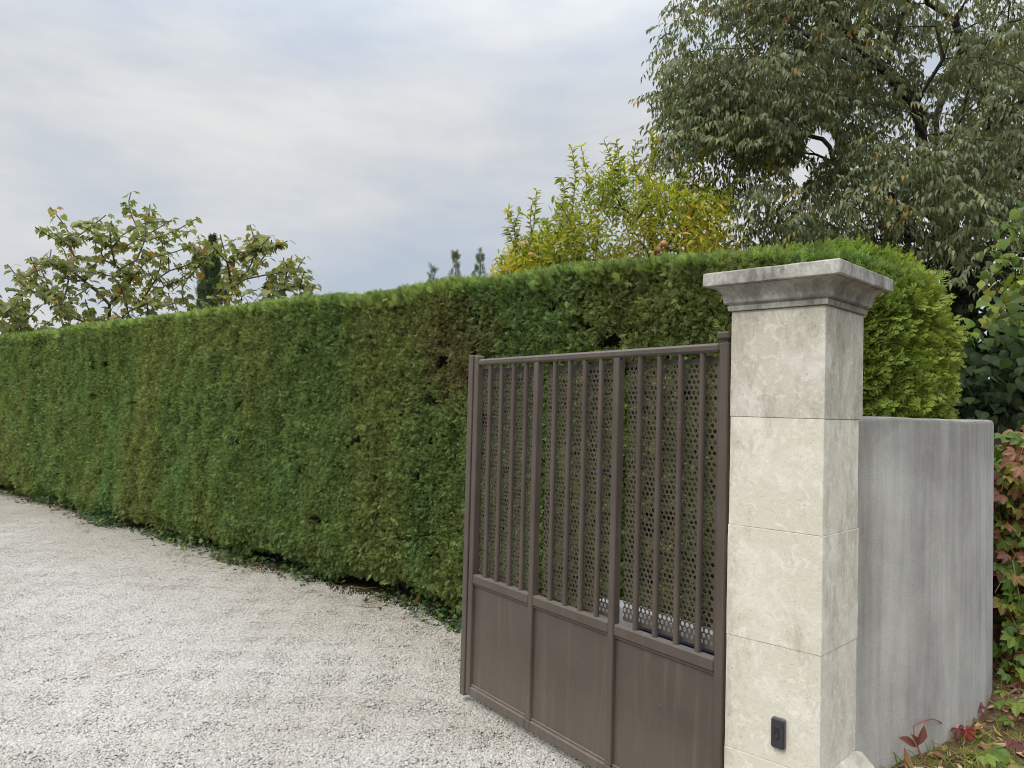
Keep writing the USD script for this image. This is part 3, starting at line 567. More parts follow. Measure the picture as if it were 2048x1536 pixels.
for k in range(4):
    e = [0, .0012, -.0008, .0006][k]
    put(pillar, 'stone_block', xf(worn(rbox([-h - e, -h - e, zs[k] + 0.0005], [h + e, h + e, zs[k + 1] - 0.0005], 0.0012), .0008, .02, k), PM), M_STONE if k < 3 else M_STONE2, smooth=50)
def loft(prof):
    rings = [[[-a, -a, z], [a, -a, z], [a, a, z], [-a, a, z]] for a, z in prof]
    v = np.array(rings).reshape(-1, 3); f = []
    for k in range(len(prof) - 1):
        for j in range(4):
            a, b, c, d = k * 4 + j, k * 4 + (j + 1) % 4, k * 4 + 4 + (j + 1) % 4, k * 4 + 4 + j
            f += [[a, b, c], [a, c, d]]
    f += [[0, 2, 1], [0, 3, 2]]; e = (len(prof) - 1) * 4; f += [[e, e + 1, e + 2], [e, e + 2, e + 3]]
    return v, np.array(f)
cove = [(h + .022 + .036 * (1 - math.cos(u * PI / 2)), 1.998 + .054 * math.sin(u * PI / 2)) for u in np.linspace(0, 1, 10)]
put(pillar, 'base_block', xf(rbox([-h - .001, -h - .001, -.05], [h + .0005, h - .001, .4394], .002), PM), M_STONE)
put(pillar, 'cornice', xf(loft([(h + .004, 1.969), (h + .010, 1.970), (h + .012, 1.986), (h + .008, 1.988), (h + .008, 1.992), (h + .018, 1.994), (h + .022, 1.998)] + cove[1:] + [(h + .058, 2.0535)]), PM), M_CAP, smooth=35)
put(pillar, 'cap_slab', xf(worn(loft([(h + .071, 2.0545), (h + .0745, 2.0565), (h + .075, 2.059), (h + .075, 2.0975), (h + .073, 2.1005), (h + .070, 2.102)]), .0016, .015, 9), PM), M_CAP, smooth=50)
put(pillar, 'plinth', xf(man(m3.Manifold.hull_points(np.array([[x, y, z] for y in (-h - .02, h) for x, z in ((h + .001, -.05), (h + .066, -.05), (h + .066, .375), (h + .062, .384), (h + .004, .436), (h + .001, .437))]))), PM), M_STONE2)

bell = thing('doorbell', 'small dark grey doorbell unit fixed low on the cream face of the stone pillar', 'doorbell', (*(PC + PDL * .135), .545))
bx = PC + PDL * .136 - PDR * 0.0
BM = frameM([*bx, .545], [*(-PDL), 0], [0, 0, 1], [*(-PDR), 0])      # local: x right along the face, y up, z out of the wall
def pill(w, hh, r, z0, z1, bev=0.002, n=10):
    pts = []
    for zc, ins in ((z0, 0), (z1 - bev, 0), (z1, bev)):
        for cx in (-1, 1):
            for cy in (-1, 1):
                for a in np.linspace(0, PI / 2, n):
                    pts.append([cx * (w / 2 - r + (r - ins) * math.cos(a)), cy * (hh / 2 - r + (r - ins) * math.sin(a)), zc])
    return man(m3.Manifold.hull_points(np.array(pts)))
put(bell, 'back_plate', xf(pill(.0475, .099, .008, -.002, .010), BM), M_BELLE, smooth=30)
put(bell, 'front_cover', xf(pill(.0455, .097, .009, .010, .0175, .003), BM), M_BELL, smooth=30)
bpanel = xf(pill(.018, .046, .0088, .0175, .0188, .001), BM); bpanel = (bpanel[0] + np.array([*(PDL * 0.002), .002]), bpanel[1])
put(bell, 'button_panel', bpanel, M_BELLD, smooth=30)
bb = xf(pill(.013, .013, .0064, .0186, .0202, .0008), BM); bb = (bb[0] + np.array([*(PDL * 0.002), -.011]), bb[1])
put(bell, 'button', bb, M_BELL, smooth=30)
bl = xf(pill(.0036, .0036, .0017, .0170, .0180, .0003), BM); bl = (bl[0] + np.array([*(PDL * 0.002), .038]), bl[1])
put(bell, 'indicator_lamp', bl, M_BELLD)

# ------------------------------------------------------------------ round wall
ang = np.radians(np.linspace(-66.5, 25, 120))
prof = [(WR - .18, -0.1), (WR - .18, 1.585), (WR - .165, 1.604), (WR - .02, 1.604), (WR - .006, 1.600), (WR, 1.588), (WR, -0.1)]
prof = [prof[0]] + [prof[1]] + prof[2:]
pz = []
for (rr, z) in prof: pz.append((rr, z))
pz = [p for p in pz[:-1]] + [(WR, z) for z in np.linspace(1.5, -0.1, 14)]
wobz = 0.0025 * np.sin(ang * 17) + 0.0018 * np.sin(ang * 41 + 1)
V = np.array([[WO[0] + rr * math.cos(a), WO[1] + rr * math.sin(a), z + (wo if z > 1.55 else 0)] for a, wo in zip(ang, wobz) for rr, z in pz])
m_ = len(pz); i, j = np.meshgrid(np.arange(len(ang) - 1), np.arange(m_ - 1), indexing='ij'); a = i * m_ + j
F = np.vstack([np.stack([a, a + m_, a + m_ + 1], -1).reshape(-1, 3), np.stack([a, a + m_ + 1, a + 1], -1).reshape(-1, 3)])[:, ::-1]
wallp = put('/World', 'curved_wall', (V, F), M_WALL, smooth=40)
tag(stage.GetPrimAtPath(wallp), 'curved grey rendered wall with vertical water streaks, right of the stone pillar', 'wall')

# ------------------------------------------------------------------ gate leaf
GA = 0.6204; GD = np.array([-math.sin(GA), math.cos(GA)]); GN = np.array([-GD[1], GD[0]]); GO = np.array([.7632, 2.8463])
GM = frameM([*GO, 0], [*GD, 0], [*GN, 0], [0, 0, 1])               # local: x from the hinge post to the free end, y towards the camera side, z up
gate = thing('gate', 'open brown metal gate with vertical bars, perforated sheets and solid lower panels', 'gate', (*GO, 0))
def gb(name, lo, hi, rad=0.004, parent=None, at=None):
    return put(parent or gate, name, xf(rbox(lo, hi, rad), GM), M_GATE, at=at)
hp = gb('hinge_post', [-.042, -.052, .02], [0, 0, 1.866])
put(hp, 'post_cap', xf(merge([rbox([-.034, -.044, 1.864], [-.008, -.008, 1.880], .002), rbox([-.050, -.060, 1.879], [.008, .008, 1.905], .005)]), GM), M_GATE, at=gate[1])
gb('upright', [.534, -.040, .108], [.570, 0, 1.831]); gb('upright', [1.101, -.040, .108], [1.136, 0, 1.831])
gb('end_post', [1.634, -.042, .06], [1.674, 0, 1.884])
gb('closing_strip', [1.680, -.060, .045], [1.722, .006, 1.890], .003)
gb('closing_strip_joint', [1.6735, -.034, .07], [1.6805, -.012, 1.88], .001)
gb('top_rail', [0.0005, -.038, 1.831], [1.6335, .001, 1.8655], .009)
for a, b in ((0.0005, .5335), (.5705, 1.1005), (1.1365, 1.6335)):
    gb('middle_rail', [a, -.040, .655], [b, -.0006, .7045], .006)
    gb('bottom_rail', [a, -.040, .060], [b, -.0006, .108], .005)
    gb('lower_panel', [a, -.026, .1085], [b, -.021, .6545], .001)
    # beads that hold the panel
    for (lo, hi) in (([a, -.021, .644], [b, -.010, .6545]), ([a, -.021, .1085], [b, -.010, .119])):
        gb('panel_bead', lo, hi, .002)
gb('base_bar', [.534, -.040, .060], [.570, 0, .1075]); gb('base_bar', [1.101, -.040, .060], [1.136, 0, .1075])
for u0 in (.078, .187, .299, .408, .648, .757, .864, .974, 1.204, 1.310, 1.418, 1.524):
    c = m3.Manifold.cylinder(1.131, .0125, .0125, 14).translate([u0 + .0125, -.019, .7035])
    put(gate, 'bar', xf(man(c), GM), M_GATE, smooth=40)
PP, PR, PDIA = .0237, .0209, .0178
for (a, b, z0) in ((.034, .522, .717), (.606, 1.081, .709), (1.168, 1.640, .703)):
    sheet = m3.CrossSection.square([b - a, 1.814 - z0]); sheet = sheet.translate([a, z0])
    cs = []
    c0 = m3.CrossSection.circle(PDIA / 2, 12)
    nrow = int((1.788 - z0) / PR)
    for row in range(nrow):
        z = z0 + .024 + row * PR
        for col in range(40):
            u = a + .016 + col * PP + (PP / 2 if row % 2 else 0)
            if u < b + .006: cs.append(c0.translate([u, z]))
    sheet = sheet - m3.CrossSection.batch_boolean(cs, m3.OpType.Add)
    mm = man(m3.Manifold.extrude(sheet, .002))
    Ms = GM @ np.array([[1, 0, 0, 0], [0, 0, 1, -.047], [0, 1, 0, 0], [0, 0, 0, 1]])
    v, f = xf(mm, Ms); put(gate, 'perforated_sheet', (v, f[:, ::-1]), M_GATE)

op = thing('gate_operator', 'pale grey gate motor casing with dark blue body behind the brown gate', 'gate motor', (*(GO + GD * .45 - GN * .16), .6))
case = m3.Manifold.batch_hull([m3.Manifold.cylinder(.09, .012, .012, 16).rotate([90, 0, 0]).translate([u, -.12, z]) for u, z in ((.07, .728), (.07, .672), (.79, .672), (.775, .712))] + [m3.Manifold.cylinder(.09, .03, .03, 20).rotate([90, 0, 0]).translate([.765, -.12, .712])])
put(op, 'casing', xf(man(case), GM), M_ALU, smooth=40)
put(op, 'body', xf(rbox([.06, -.215, .575], [.53, -.106, .690], .006), GM), M_NAVY)
put(op, 'arm', xf(rbox([.53, -.18, .60], [1.05, -.15, .625], .004), GM), M_ALU)
put(op, 'bracket', xf(rbox([1.0, -.19, .585], [1.06, -.041, .599], .002), GM), M_NAVY)

# ------------------------------------------------------------------ trees
def skeleton(root, pts, trunk_pts=None, k=0.25, order=None):
    """branches grown to reach the points: (nodes, parent index)"""
    nodes = [np.array(root, float)]; par = [-1]; plen = [0.0]
    for q in (trunk_pts if trunk_pts is not None else []):
        plen.append(plen[-1] + np.linalg.norm(q - nodes[-1])); nodes.append(np.array(q, float)); par.append(len(nodes) - 2)
    c = np.array(nodes[-1])
    for q in sorted(pts, key=lambda q: np.linalg.norm(q - c)):
        A = np.array(nodes); d = np.linalg.norm(A - q, axis=1); dz = np.clip(A[:, 2] - q[2], 0, None)
        cost = d + k * np.array(plen) * 0.3 + 0.5 * dz
        b = int(np.argmin(cost)); n = max(1, int(d[b] / 0.3)); prev = b
        side = np.cross(q - A[b], [0, 0, 1.0]); side /= np.linalg.norm(side) + 1e-9
        amp = rngT.normal(0, 0.06) * d[b]
        for i in range(1, n + 1):
            t = i / n; x = A[b] + (q - A[b]) * t + side * amp * math.sin(PI * t) + np.array([0, 0, 0.10 * d[b] * math.sin(PI * t)])
            nodes.append(x); par.append(prev); plen.append(plen[prev] + d[b] / n); prev = len(nodes) - 1
    nodes, par = np.array(nodes), np.array(par)
    for _ in range(3):                                  # soften the kinks
        su, ct = np.zeros_like(nodes), np.zeros(len(nodes)); np.add.at(su, par[1:], nodes[1:]); np.add.at(ct, par[1:], 1)
        k_ = (ct > 0); k_[0] = False
        nodes[k_] = .45 * nodes[k_] + .275 * (nodes[par[k_]] + su[k_] / ct[k_, None])
    return nodes, par

def radii(par, r_tip, r_root, power=0.5):
    n = len(par); cnt = np.zeros(n); child = np.zeros(n, bool)
    for i in range(n - 1, 0, -1):
        if not child[i]: cnt[i] += 1
        cnt[par[i]] += cnt[i]; child[par[i]] = True
    x = cnt ** power
    return r_tip + (r_root - r_tip) * (x - 1) / max(x.max() - 1, 1e-9)

def limbs(t, nodes, par, rad, m, rmin=0.0, maxlimb=24, sides=6):
    """the trunk and each limb with its twigs as one mesh each"""
    n = len(nodes); kids = [[] for _ in range(n)]
    for i in range(1, n): kids[par[i]].append(i)
    def chain(i):
        out = [i]
        while kids[out[-1]]:
            out.append(max(kids[out[-1]], key=lambda c: rad[c]))
        return out
    main = chain(0); put(t, 'trunk', tube(nodes[main], rad[main], 8), m, smooth=60)
    inmain = set(main); groups = []
    starts = [c for i in main for c in kids[i] if c not in inmain]
    starts.sort(key=lambda c: -rad[c])
    rest = []
    for c in starts:
        parts, stack = [], [c]
        while stack:
            b = stack.pop(); ch = chain(b); full = [par[b]] + ch
            if len(full) > 1:
                rr = rad[full].copy(); rr[0] = min(rr[0], rr[1] * 1.25)
                if rr[1] >= rmin: parts.append(tube(nodes[full], rr, 5 if rr[1] > .006 else 4))
            for i in ch: stack += [k for k in kids[i] if k not in ch]
        if not parts: continue
        if len(groups) < maxlimb: groups.append(1); put(t, 'limb', merge(parts), m, smooth=60)
        else: rest += parts
    if rest: put(t, 'twigs', merge(rest), m, smooth=60, kind='stuff')

def leaf_parts(t, tpls, which, pos, R, s, tint, m, n_single=300, cell=14):
    """the leaves that show largest as parts of their own, the rest as one"""
    px, d = project(pos); inside = (px[:, 0] > 4) & (px[:, 0] < 2044) & (px[:, 1] > 4) & (px[:, 1] < 1532) & (d > 0.3)
    key = (px // cell).astype(int); kk = key[:, 0] * 10000 + key[:, 1]
    best = {}
    for i in np.argsort(d):
        if inside[i] and kk[i] not in best: best[kk[i]] = i
    cand = np.array(sorted(best.values(), key=lambda i: -(np.max(s[i]) / d[i])), int)[:n_single]
    single = np.zeros(len(pos), bool); single[cand] = True
    for i in cand:
        (v, f), tn = scatter(tpls[which[i]], pos[i:i + 1], R[i:i + 1], s[i:i + 1], tint[i:i + 1])
        put(t, 'leaf', (v, f), m, tint=tn)
    parts, tns = [], []
    for w in range(len(tpls)):
        k = (~single) & (which == w)
        if k.any():
            mm, tn = scatter(tpls[w], pos[k], R[k], s[k], tint[k]); parts.append(mm); tns.append(tn)
    if parts: put(t, 'foliage', merge(parts), m, tint=np.concatenate(tns), kind='stuff')

def blade(outline, fold=0.12, droop=0.15):
    """a leaf from half outline points (x along, y half width): folded on the midrib, drooping"""
    V, F = [], []
    for x, y in outline:
        z = -droop * x * x
        V += [[x, -y, z + fold * y], [x, 0, z], [x, y, z + fold * y]]
    for k in range(len(outline) - 1):
        a = k * 3
        for j in (0, 1):
            F += [[a + j, a + 3 + j, a + 4 + j], [a + j, a + 4 + j, a + 1 + j]]
    return np.array(V, float), np.array(F)
CELT = [blade([(0, .01), (.28, .185), (.65, .13), (1, .004)], .3, .3), blade([(0, .01), (.3, .18), (.68, .11), (1, .003)], .2, .55)]
POM = [blade([(0, .01), (.35, .17), (.7, .14), (1, .01)], .5, .25), blade([(0, .01), (.3, .15), (.7, .12), (1, .01)], .3, .6)]
HEART = [blade([(-.08, .22), (.0, .40), (.25, .50), (.5, .42), (.8, .16), (1, .005)], .25, .2), blade([(-.08, .2), (.0, .38), (.25, .48), (.5, .4), (.8, .15), (1, .005)], -.15, .35)]
def lobed(fold, droop, spec):
    out = []
    for ang_, l in spec: out.append([l * math.cos(ang_), l * math.sin(ang_)])
    o = np.array(out + [[x, -y] for x, y in out[::-1] if abs(y) > 1e-6])
    V = [[0.12, 0, 0]] + [[x, y, fold * abs(y) - droop * x * x - 0.25 * y * y] for x, y in o]
    n = len(o); F = [[0, 1 + k, 1 + (k + 1) % n] for k in range(n)]
    return np.array(V, float), np.array(F)
FIGL = [lobed(.05, .25, [(0, 1.0), (.16, .78), (.30, .52), (.62, .86), (.80, .80), (1.0, .50), (1.45, .55), (1.9, .42), (2.6, .2), (PI, .03)]),
        lobed(-.1, .5, [(0, .95), (.2, .74), (.34, .5), (.66, .82), (.86, .74), (1.05, .48), (1.5, .5), (2.0, .36), (PI, .03)]),
        lobed(.2, .35, [(0, 1.0), (.22, .8), (.5, .72), (.9, .66), (1.4, .5), (2.1, .34), (PI, .02)])]
def palmate(seed):
    r = np.random.default_rng(seed); parts = []
    for k, (an, l) in enumerate(((0, 1.0), (.75, .9), (-.75, .9), (1.5, .68), (-1.5, .68))):
        v, f = blade([(0, .01), (.3, .2), (.58, .29), (.82, .17), (1, .005)], .3, r.uniform(.15, .5))
        v = v * [l, l, l] + [.05, 0, 0]; c, s_ = math.cos(an), math.sin(an); v = v @ np.array([[c, s_, 0], [-s_, c, 0], [0, 0, 1]]); v[:, 2] += r.normal(0, .05) * v[:, 0]
        parts.append((v, f))
    return merge(parts)
PALM = [palmate(k) for k in range(3)]
IVYL = [lobed(.1, .2, [(0, 1.0), (.3, .6), (.7, .8), (1.1, .5), (1.7, .6), (2.4, .3), (PI, .1)])]

def fill(n, ells, r, shell=0.0, zmin=-9):
    """points in a union of ellipsoids (centre, radii)"""
    vol = np.array([np.prod(e[1]) for e in ells]); w = r.choice(len(ells), n, p=vol / vol.sum())
    d = r.normal(size=(n, 3)); d /= np.linalg.norm(d, axis=1, keepdims=True); rad = r.uniform(shell ** 3, 1, n) ** (1 / 3)
    p = np.array([ells[i][0] for i in w]) + d * rad[:, None] * np.array([ells[i][1] for i in w])
    return p[p[:, 2] > zmin]

# --- hackberry: big drooping grey-green tree on the right
rngT = np.random.default_rng(77); r = np.random.default_rng(78)
tree = thing('hackberry_tree', 'large spreading tree with drooping grey-green leaves, behind the hedge and stone pillar', 'tree', (4.9, 8.3, 0))
ells = [(np.array([4.3, 8.2, 6.0]), np.array([2.6, 2.3, 2.1])), (np.array([2.75, 7.9, 5.2]), np.array([1.35, 1.5, 1.35])), (np.array([3.4, 7.3, 3.6]), np.array([1.3, 1.2, .62])),
        (np.array([5.4, 7.4, 4.3]), np.array([1.5, 1.8, 1.3])), (np.array([3.35, 8.0, 6.7]), np.array([1.15, 1.4, 1.1])), (np.array([4.1, 6.6, 4.5]), np.array([1.0, .9, .8])), (np.array([4.0, 6.2, 3.1]), np.array([.7, .7, .4])), (np.array([6.4, 8.5, 5.6]), np.array([1.8, 2.0, 2.0]))]
tips = fill(430, ells, r, 0.45)
trunk_pts = [np.array(q) for q in ((4.85, 8.25, 1.2), (4.75, 8.2, 2.4), (4.7, 8.2, 3.3), (4.6, 8.1, 4.2))]
lead = [np.array(q) for q in ((4.0, 7.95, 4.35), (3.45, 7.9, 4.55), (3.05, 7.9, 4.8), (2.9, 7.95, 5.2), (2.75, 8.0, 5.7), (2.6, 7.9, 4.75), (5.6, 8.0, 5.1), (4.5, 8.3, 5.4), (4.0, 8.2, 6.3))]
nodes, par = skeleton((4.9, 8.3, 0), lead + list(tips), trunk_pts, k=0.3)
rad = radii(par, 0.005, 0.17, 0.55); limbs(tree, nodes, par, rad, M_BARK_D, maxlimb=24)
spr = np.vstack([nodes[len(trunk_pts) + 30:], fill(9200, ells, r, 0.3), fill(1700, ells[1:2], r, 0.3), fill(1300, ells[2:3], r, 0.2), fill(800, ells[4:5], r, 0.2), fill(900, [(np.array([2.15, 7.8, 4.3]), np.array([.75, .9, .55]))], r, 0.2), fill(800, [(np.array([2.05, 7.9, 5.1]), np.array([.6, .9, .62]))], r, 0.2)])
spr = spr[np.linalg.norm(spr - np.array([4.7, 8.2, 3.0]), axis=1) > 0.8]
# gaps where the sky shows through
gapc = [((2.28, 5.75, 3.67), (4.04, 10.2, 5.27), .17), ((2.13, 5.75, 3.44), (3.78, 10.2, 4.86), .11), ((3.13, 5.75, 4.30), (5.56, 10.2, 6.38), .12)]
def gapmask(P):
    k = np.ones(len(P), bool); wob = 0.35 + 1.25 * meshkit.fbm(P * 5.0, 3, 77)
    for a, b, rr in gapc:
        a, b = np.array(a), np.array(b); t = np.clip((P - a) @ (b - a) / ((b - a) @ (b - a)), 0, 1)
        k &= np.linalg.norm(P - a - t[:, None] * (b - a), axis=1) > rr * wob * (0.7 + 0.6 * t)
    return k
spr = spr[meshkit.fbm(spr * 1.5, 3, 71) > 0.37 + 0.08 * r.random(len(spr))]
L = []; D = []; T = []
nl = 12
for k in range(nl):
    tpos = (k + 0.5) / nl
    az = r.uniform(0, 2 * PI, len(spr)) if k == 0 else az
    if k == 0:
        axis = np.column_stack([np.cos(az), np.sin(az), r.uniform(-.55, .1, len(spr))]); ln = r.uniform(.18, .34, len(spr)); tb = np.clip(r.beta(2, 2.4, len(spr)), 0, .86); aut = r.random(len(spr)) < 0.035
    p = spr + axis * (ln * tpos)[:, None] - np.array([0, 0, 1.0]) * (0.25 * ln * tpos ** 2)[:, None]
    sd = (-1) ** k; side = np.column_stack([-axis[:, 1], axis[:, 0], np.zeros(len(spr))]) * sd
    d = axis * .5 + side * r.uniform(.3, .8, len(spr))[:, None] + np.array([0, 0, -1.0]) * r.uniform(.15, 1.25, len(spr))[:, None] + r.normal(0, .2, (len(spr), 3))
    L.append(p); D.append(d); T.append(np.where(aut & (r.random(len(spr)) < .7), r.uniform(.9, 1, len(spr)), np.clip(tb + r.normal(0, .09, len(spr)), 0, .9)))
L, D, T = np.vstack(L), np.vstack(D), np.concatenate(T)
kp = gapmask(L); L, D, T = L[kp], D[kp], T[kp]
print('hackberry leaves', len(L))
leaf_parts(tree, CELT, r.integers(0, 2, len(L)), L, frames(D, np.array([0, 0, 1.0]), r.normal(0, .5, len(L))), r.uniform(.045, .08, len(L)), T, M_CELT)

# --- fig tree on the left
rngT = np.random.default_rng(5); r = np.random.default_rng(6)
fig = thing('fig_tree', 'open-crowned fig tree with lobed leaves and grey branches behind the left hedge', 'tree', (-7.1, 14.3, 0))
top_px = [(15, 515), (60, 500), (100, 400), (140, 430), (200, 420), (235, 385), (262, 370), (300, 395), (345, 425), (390, 425), (440, 455), (500, 435), (540, 460), (575, 468), (610, 500), (632, 560), (30, 560), (70, 440), (-30, 600), (-20, 540), (-80, 580)]
def unproject(px, py, Yd):
    X_, Z_ = (px - 1024) / FPX, -(py - 768) / FPX
    d = _f0 + X_ * _R + Z_ * _U
    return d * (Yd / d[1]) + np.array([0, 0, EYE])
tips = []
for (x, y) in top_px: tips.append(unproject(x, y + 14, r.uniform(13.7, 15.0)))
while len(tips) < 640:
    x = r.uniform(-120, 640); ymin = np.interp(x, [-120, 0, 60, 100, 170, 260, 350, 420, 500, 570, 640], [590, 560, 505, 420, 440, 390, 430, 470, 450, 470, 570])
    y = r.uniform(ymin + 12, 720)
    if r.random() < .5 and 385 < x < 450 and y > 500: continue
    if meshkit.noise(np.array([[x * .016, y * .016, 0]]), 91)[0] < .16: continue
    tips.append(unproject(x, y, r.uniform(13.3, 15.4)))
tk = [np.array([-7.1, 14.3, .8]), np.array([-7.0, 14.3, 1.7])]
stems = [unproject(x, y, Yd_ + 1.4) for x, y, Yd_ in ((140, 650, 13), (60, 630, 12.9), (272, 560, 13), (280, 480, 13), (230, 640, 13), (505, 600, 12.6), (505, 520, 12.6), (400, 640, 12.9), (180, 540, 12.8), (110, 470, 12.8), (545, 590, 12.6))]
nodes, par = skeleton((-7.1, 14.3, 0), stems + tips, tk, k=0.22)
rad = radii(par, 0.011, 0.085, 0.5); limbs(fig, nodes, par, rad, M_BARK_F, maxlimb=20)
dT, iT = cKDTree(nodes).query(np.array(tips)); ends = np.unique(iT); ends = ends[ends > 4]; thin = np.flatnonzero((rad < .022) & (np.arange(len(rad)) > 8)); ends = np.union1d(ends, thin[r.random(len(thin)) < .3])
L, D, T, SZ = [], [], [], []
for e in ends:
    p0 = nodes[e]; dr_ = nodes[e] - nodes[par[e]]; dr_ /= np.linalg.norm(dr_) + 1e-9
    nlv = r.integers(4, 8); base = r.beta(2, 2.2) * .8
    for k in range(nlv):
        az = k * 2.4 + r.uniform(-.4, .4); back = 0.04 + 0.055 * k
        out = np.array([math.cos(az), math.sin(az), 0])
        pet = out * r.uniform(.05, .11) + np.array([0, 0, .04])
        L.append(p0 - dr_ * back + pet); D.append(out + np.array([0, 0, r.uniform(-1.0, .25) - .06 * k])); T.append(r.uniform(.9, 1) if r.random() < .07 else np.clip(base + r.normal(0, .15), 0, .88)); SZ.append(r.uniform(.095, .16))
L, D, T, SZ = np.array(L), np.array(D), np.array(T), np.array(SZ)
print('fig leaves', len(L))
leaf_parts(fig, FIGL, r.integers(0, 3, len(L)), L, frames(D, np.array([0, 0, 1.0]), r.normal(0, .45, len(L))), SZ, T, M_FIG, cell=18)

# --- pomegranate: yellow-green with upright shoots
rngT = np.random.default_rng(15); r = np.random.default_rng(16)
pom = thing('pomegranate_tree', 'yellow-green pomegranate tree with upright shoots rising above the middle of the hedge', 'tree', (1.1, 7.4, 0))
tips = []
prof_x = [1000, 1050, 1100, 1150, 1180, 1215, 1240, 1290, 1330, 1380, 1430, 1480, 1560]
prof_y = [520, 470, 440, 330, 345, 310, 300, 300, 330, 360, 390, 350, 400]
while len(tips) < 640:
    x = r.uniform(1000, 1465); ym = np.interp(x, prof_x, prof_y); y = ym + 20 + (540 - ym) * r.random() ** 0.9
    tips.append(unproject(x, y, r.uniform(6.6, 8.1)))
shoots = [((1040, 520), (1012, 455)), ((1045, 500), (1017, 420)), ((1048, 520), (1042, 418)), ((1062, 480), (1073, 382)), ((1070, 490), (1066, 400)), ((1110, 440), (1120, 355)), ((1145, 420), (1143, 295)), ((1165, 420), (1162, 293)), ((1230, 380), (1208, 280)), ((1245, 370), (1232, 280)), ((1290, 370), (1272, 282)), ((1310, 340), (1300, 268)), ((1420, 400), (1410, 300)), ((1530, 360), (1545, 300)), ((1085, 500), (1092, 440)), ((1360, 400), (1382, 330))]
sp = []
for (a, b) in shoots:
    Yd = r.uniform(6.9, 7.5); tips.append(unproject(*a, Yd)); sp.append((len(tips) - 1, unproject(*b, Yd)))
nodes, par = skeleton((1.1, 7.4, 0), tips, [np.array([1.1, 7.4, .7]), np.array([1.15, 7.4, 1.5]), np.array([1.2, 7.4, 2.3])], k=0.25)
nodes = list(nodes); par = list(par); sh_nodes = []
for (ti, q) in sp:
    b = int(np.argmin(np.linalg.norm(np.array(nodes) - tips[ti], axis=1))); prev = b; a0 = nodes[b].copy(); bow = r.normal(0, .03, 3)
    for i in range(1, 9):
        t = i / 8; nodes.append(a0 + (q - a0) * t + bow * math.sin(PI * t)); par.append(prev); prev = len(nodes) - 1; sh_nodes.append(prev)
nodes, par = np.array(nodes), np.array(par)
rad = radii(par, 0.0032, 0.05, 0.5); limbs(pom, nodes, par, rad, M_BARK_P, maxlimb=20)
L, D, T, SZ = [], [], [], []
for e in range(8, len(nodes)):
    p0, p1 = nodes[par[e]], nodes[e]; ax = (p1 - p0) / (np.linalg.norm(p1 - p0) + 1e-9); shoot = e in set(sh_nodes) if False else e >= len(nodes) - len(sh_nodes)
    nlv = 7 if shoot else 17; zn = meshkit.noise((p1 * 2.2)[None], 4)[0]
    for k in range(nlv):
        az = r.uniform(0, 2 * PI); o = np.cross(ax, [math.cos(az), math.sin(az), .2]); o /= np.linalg.norm(o) + 1e-9
        sprd = 0.0 if shoot else 0.07
        L.append(p0 + (p1 - p0) * r.random() + r.normal(0, 1, 3) * sprd); D.append(ax * (.6 if shoot else .3) + o * .8 + np.array([0, 0, .25 if not shoot else -.05]))
        T.append(np.clip(0.12 + 0.62 * zn  + r.normal(0, .14) + (.2 if r.random() < .06 else 0), 0, 1)); SZ.append(r.uniform(.048, .08))
L, D, T, SZ = np.array(L), np.array(D), np.array(T), np.array(SZ)
print('pomegranate leaves', len(L))
leaf_parts(pom, POM, r.integers(0, 2, len(L)), L, frames(D, np.array([0, 0, 1.0]), r.normal(0, .6, len(L))), SZ, T, M_POM, cell=10)
for (x, y, Yd) in ((1047, 489, 6.9), (1327, 487, 6.6), (1062, 510, 6.9), (1316, 500, 6.8)):
    c = unproject(x, y, Yd); s_ = trimesh.creation.icosphere(2, 0.03)
    v = np.array(s_.vertices); v = v * [1, 1, .92]; v[:, :2] *= (1 + .03 * np.cos(6 * np.arctan2(v[:, 1], v[:, 0])))[:, None]
    cr = tube([[0, 0, -.026], [0, 0, -.036], [0, 0, -.044]], [.007, .008, .012], 8)
    put(pom, 'fruit', merge([(v + c, np.array(s_.faces)), (cr[0] + c, cr[1])]), M_FRUIT, smooth=60)

# --- cypress behind the fig, and conifer tips behind the hedge
def conifer(name, label, base, height, width, n, m, seed, size, group=None):
    r = np.random.default_rng(seed); t = thing(name, label, 'tree', base, group)
    b = np.array(base, float)
    put(t, 'trunk', tube([b, b + [0, 0, height * .5], b + [0.01, 0, height * .97]], [width * .09, width * .05, .004], 7), M_BARK_D)
    u = r.uniform(0, 1, n) ** 0.8; z = height * (0.12 + 0.88 * u)
    rr = width / 2 * np.clip(1.15 * (1 - u ** 2.2), 0.04, 1) * (0.75 + 0.5 * meshkit.noise(np.stack([z * 3, u * 0, u * 0], -1), seed))
    az = r.uniform(0, 2 * PI, n); q = r.uniform(.55, 1, n)
    P = b + np.column_stack([np.cos(az) * rr * q, np.sin(az) * rr * q, z])
    D = np.column_stack([np.cos(az) * .45, np.sin(az) * .45, np.full(n, 1.0)]) + r.normal(0, .22, (n, 3))
    mm, tn = [], []
    tpl = [frond(900 + k, 5) for k in range(3)]; wh = r.integers(0, 3, n); R = frames(D, np.column_stack([np.cos(az), np.sin(az), 0 * az]), r.normal(0, .8, n)); sz = r.uniform(.6, 1.2, n) * size; tt = r.random(n)
    for k in range(3):
        a_, b_ = scatter(tpl[k], P[wh == k], R[wh == k], sz[wh == k], tt[wh == k]); mm.append(a_); tn.append(b_)
    put(t, 'crown', merge(mm), m, tint=np.concatenate(tn))
b = unproject(420, 620, 19); conifer('cypress_tree', 'narrow dark columnar cypress seen through the fig branches', (b[0], 19, 0), 5.6, 1.0, 5200, M_CYPD, 61, .17)
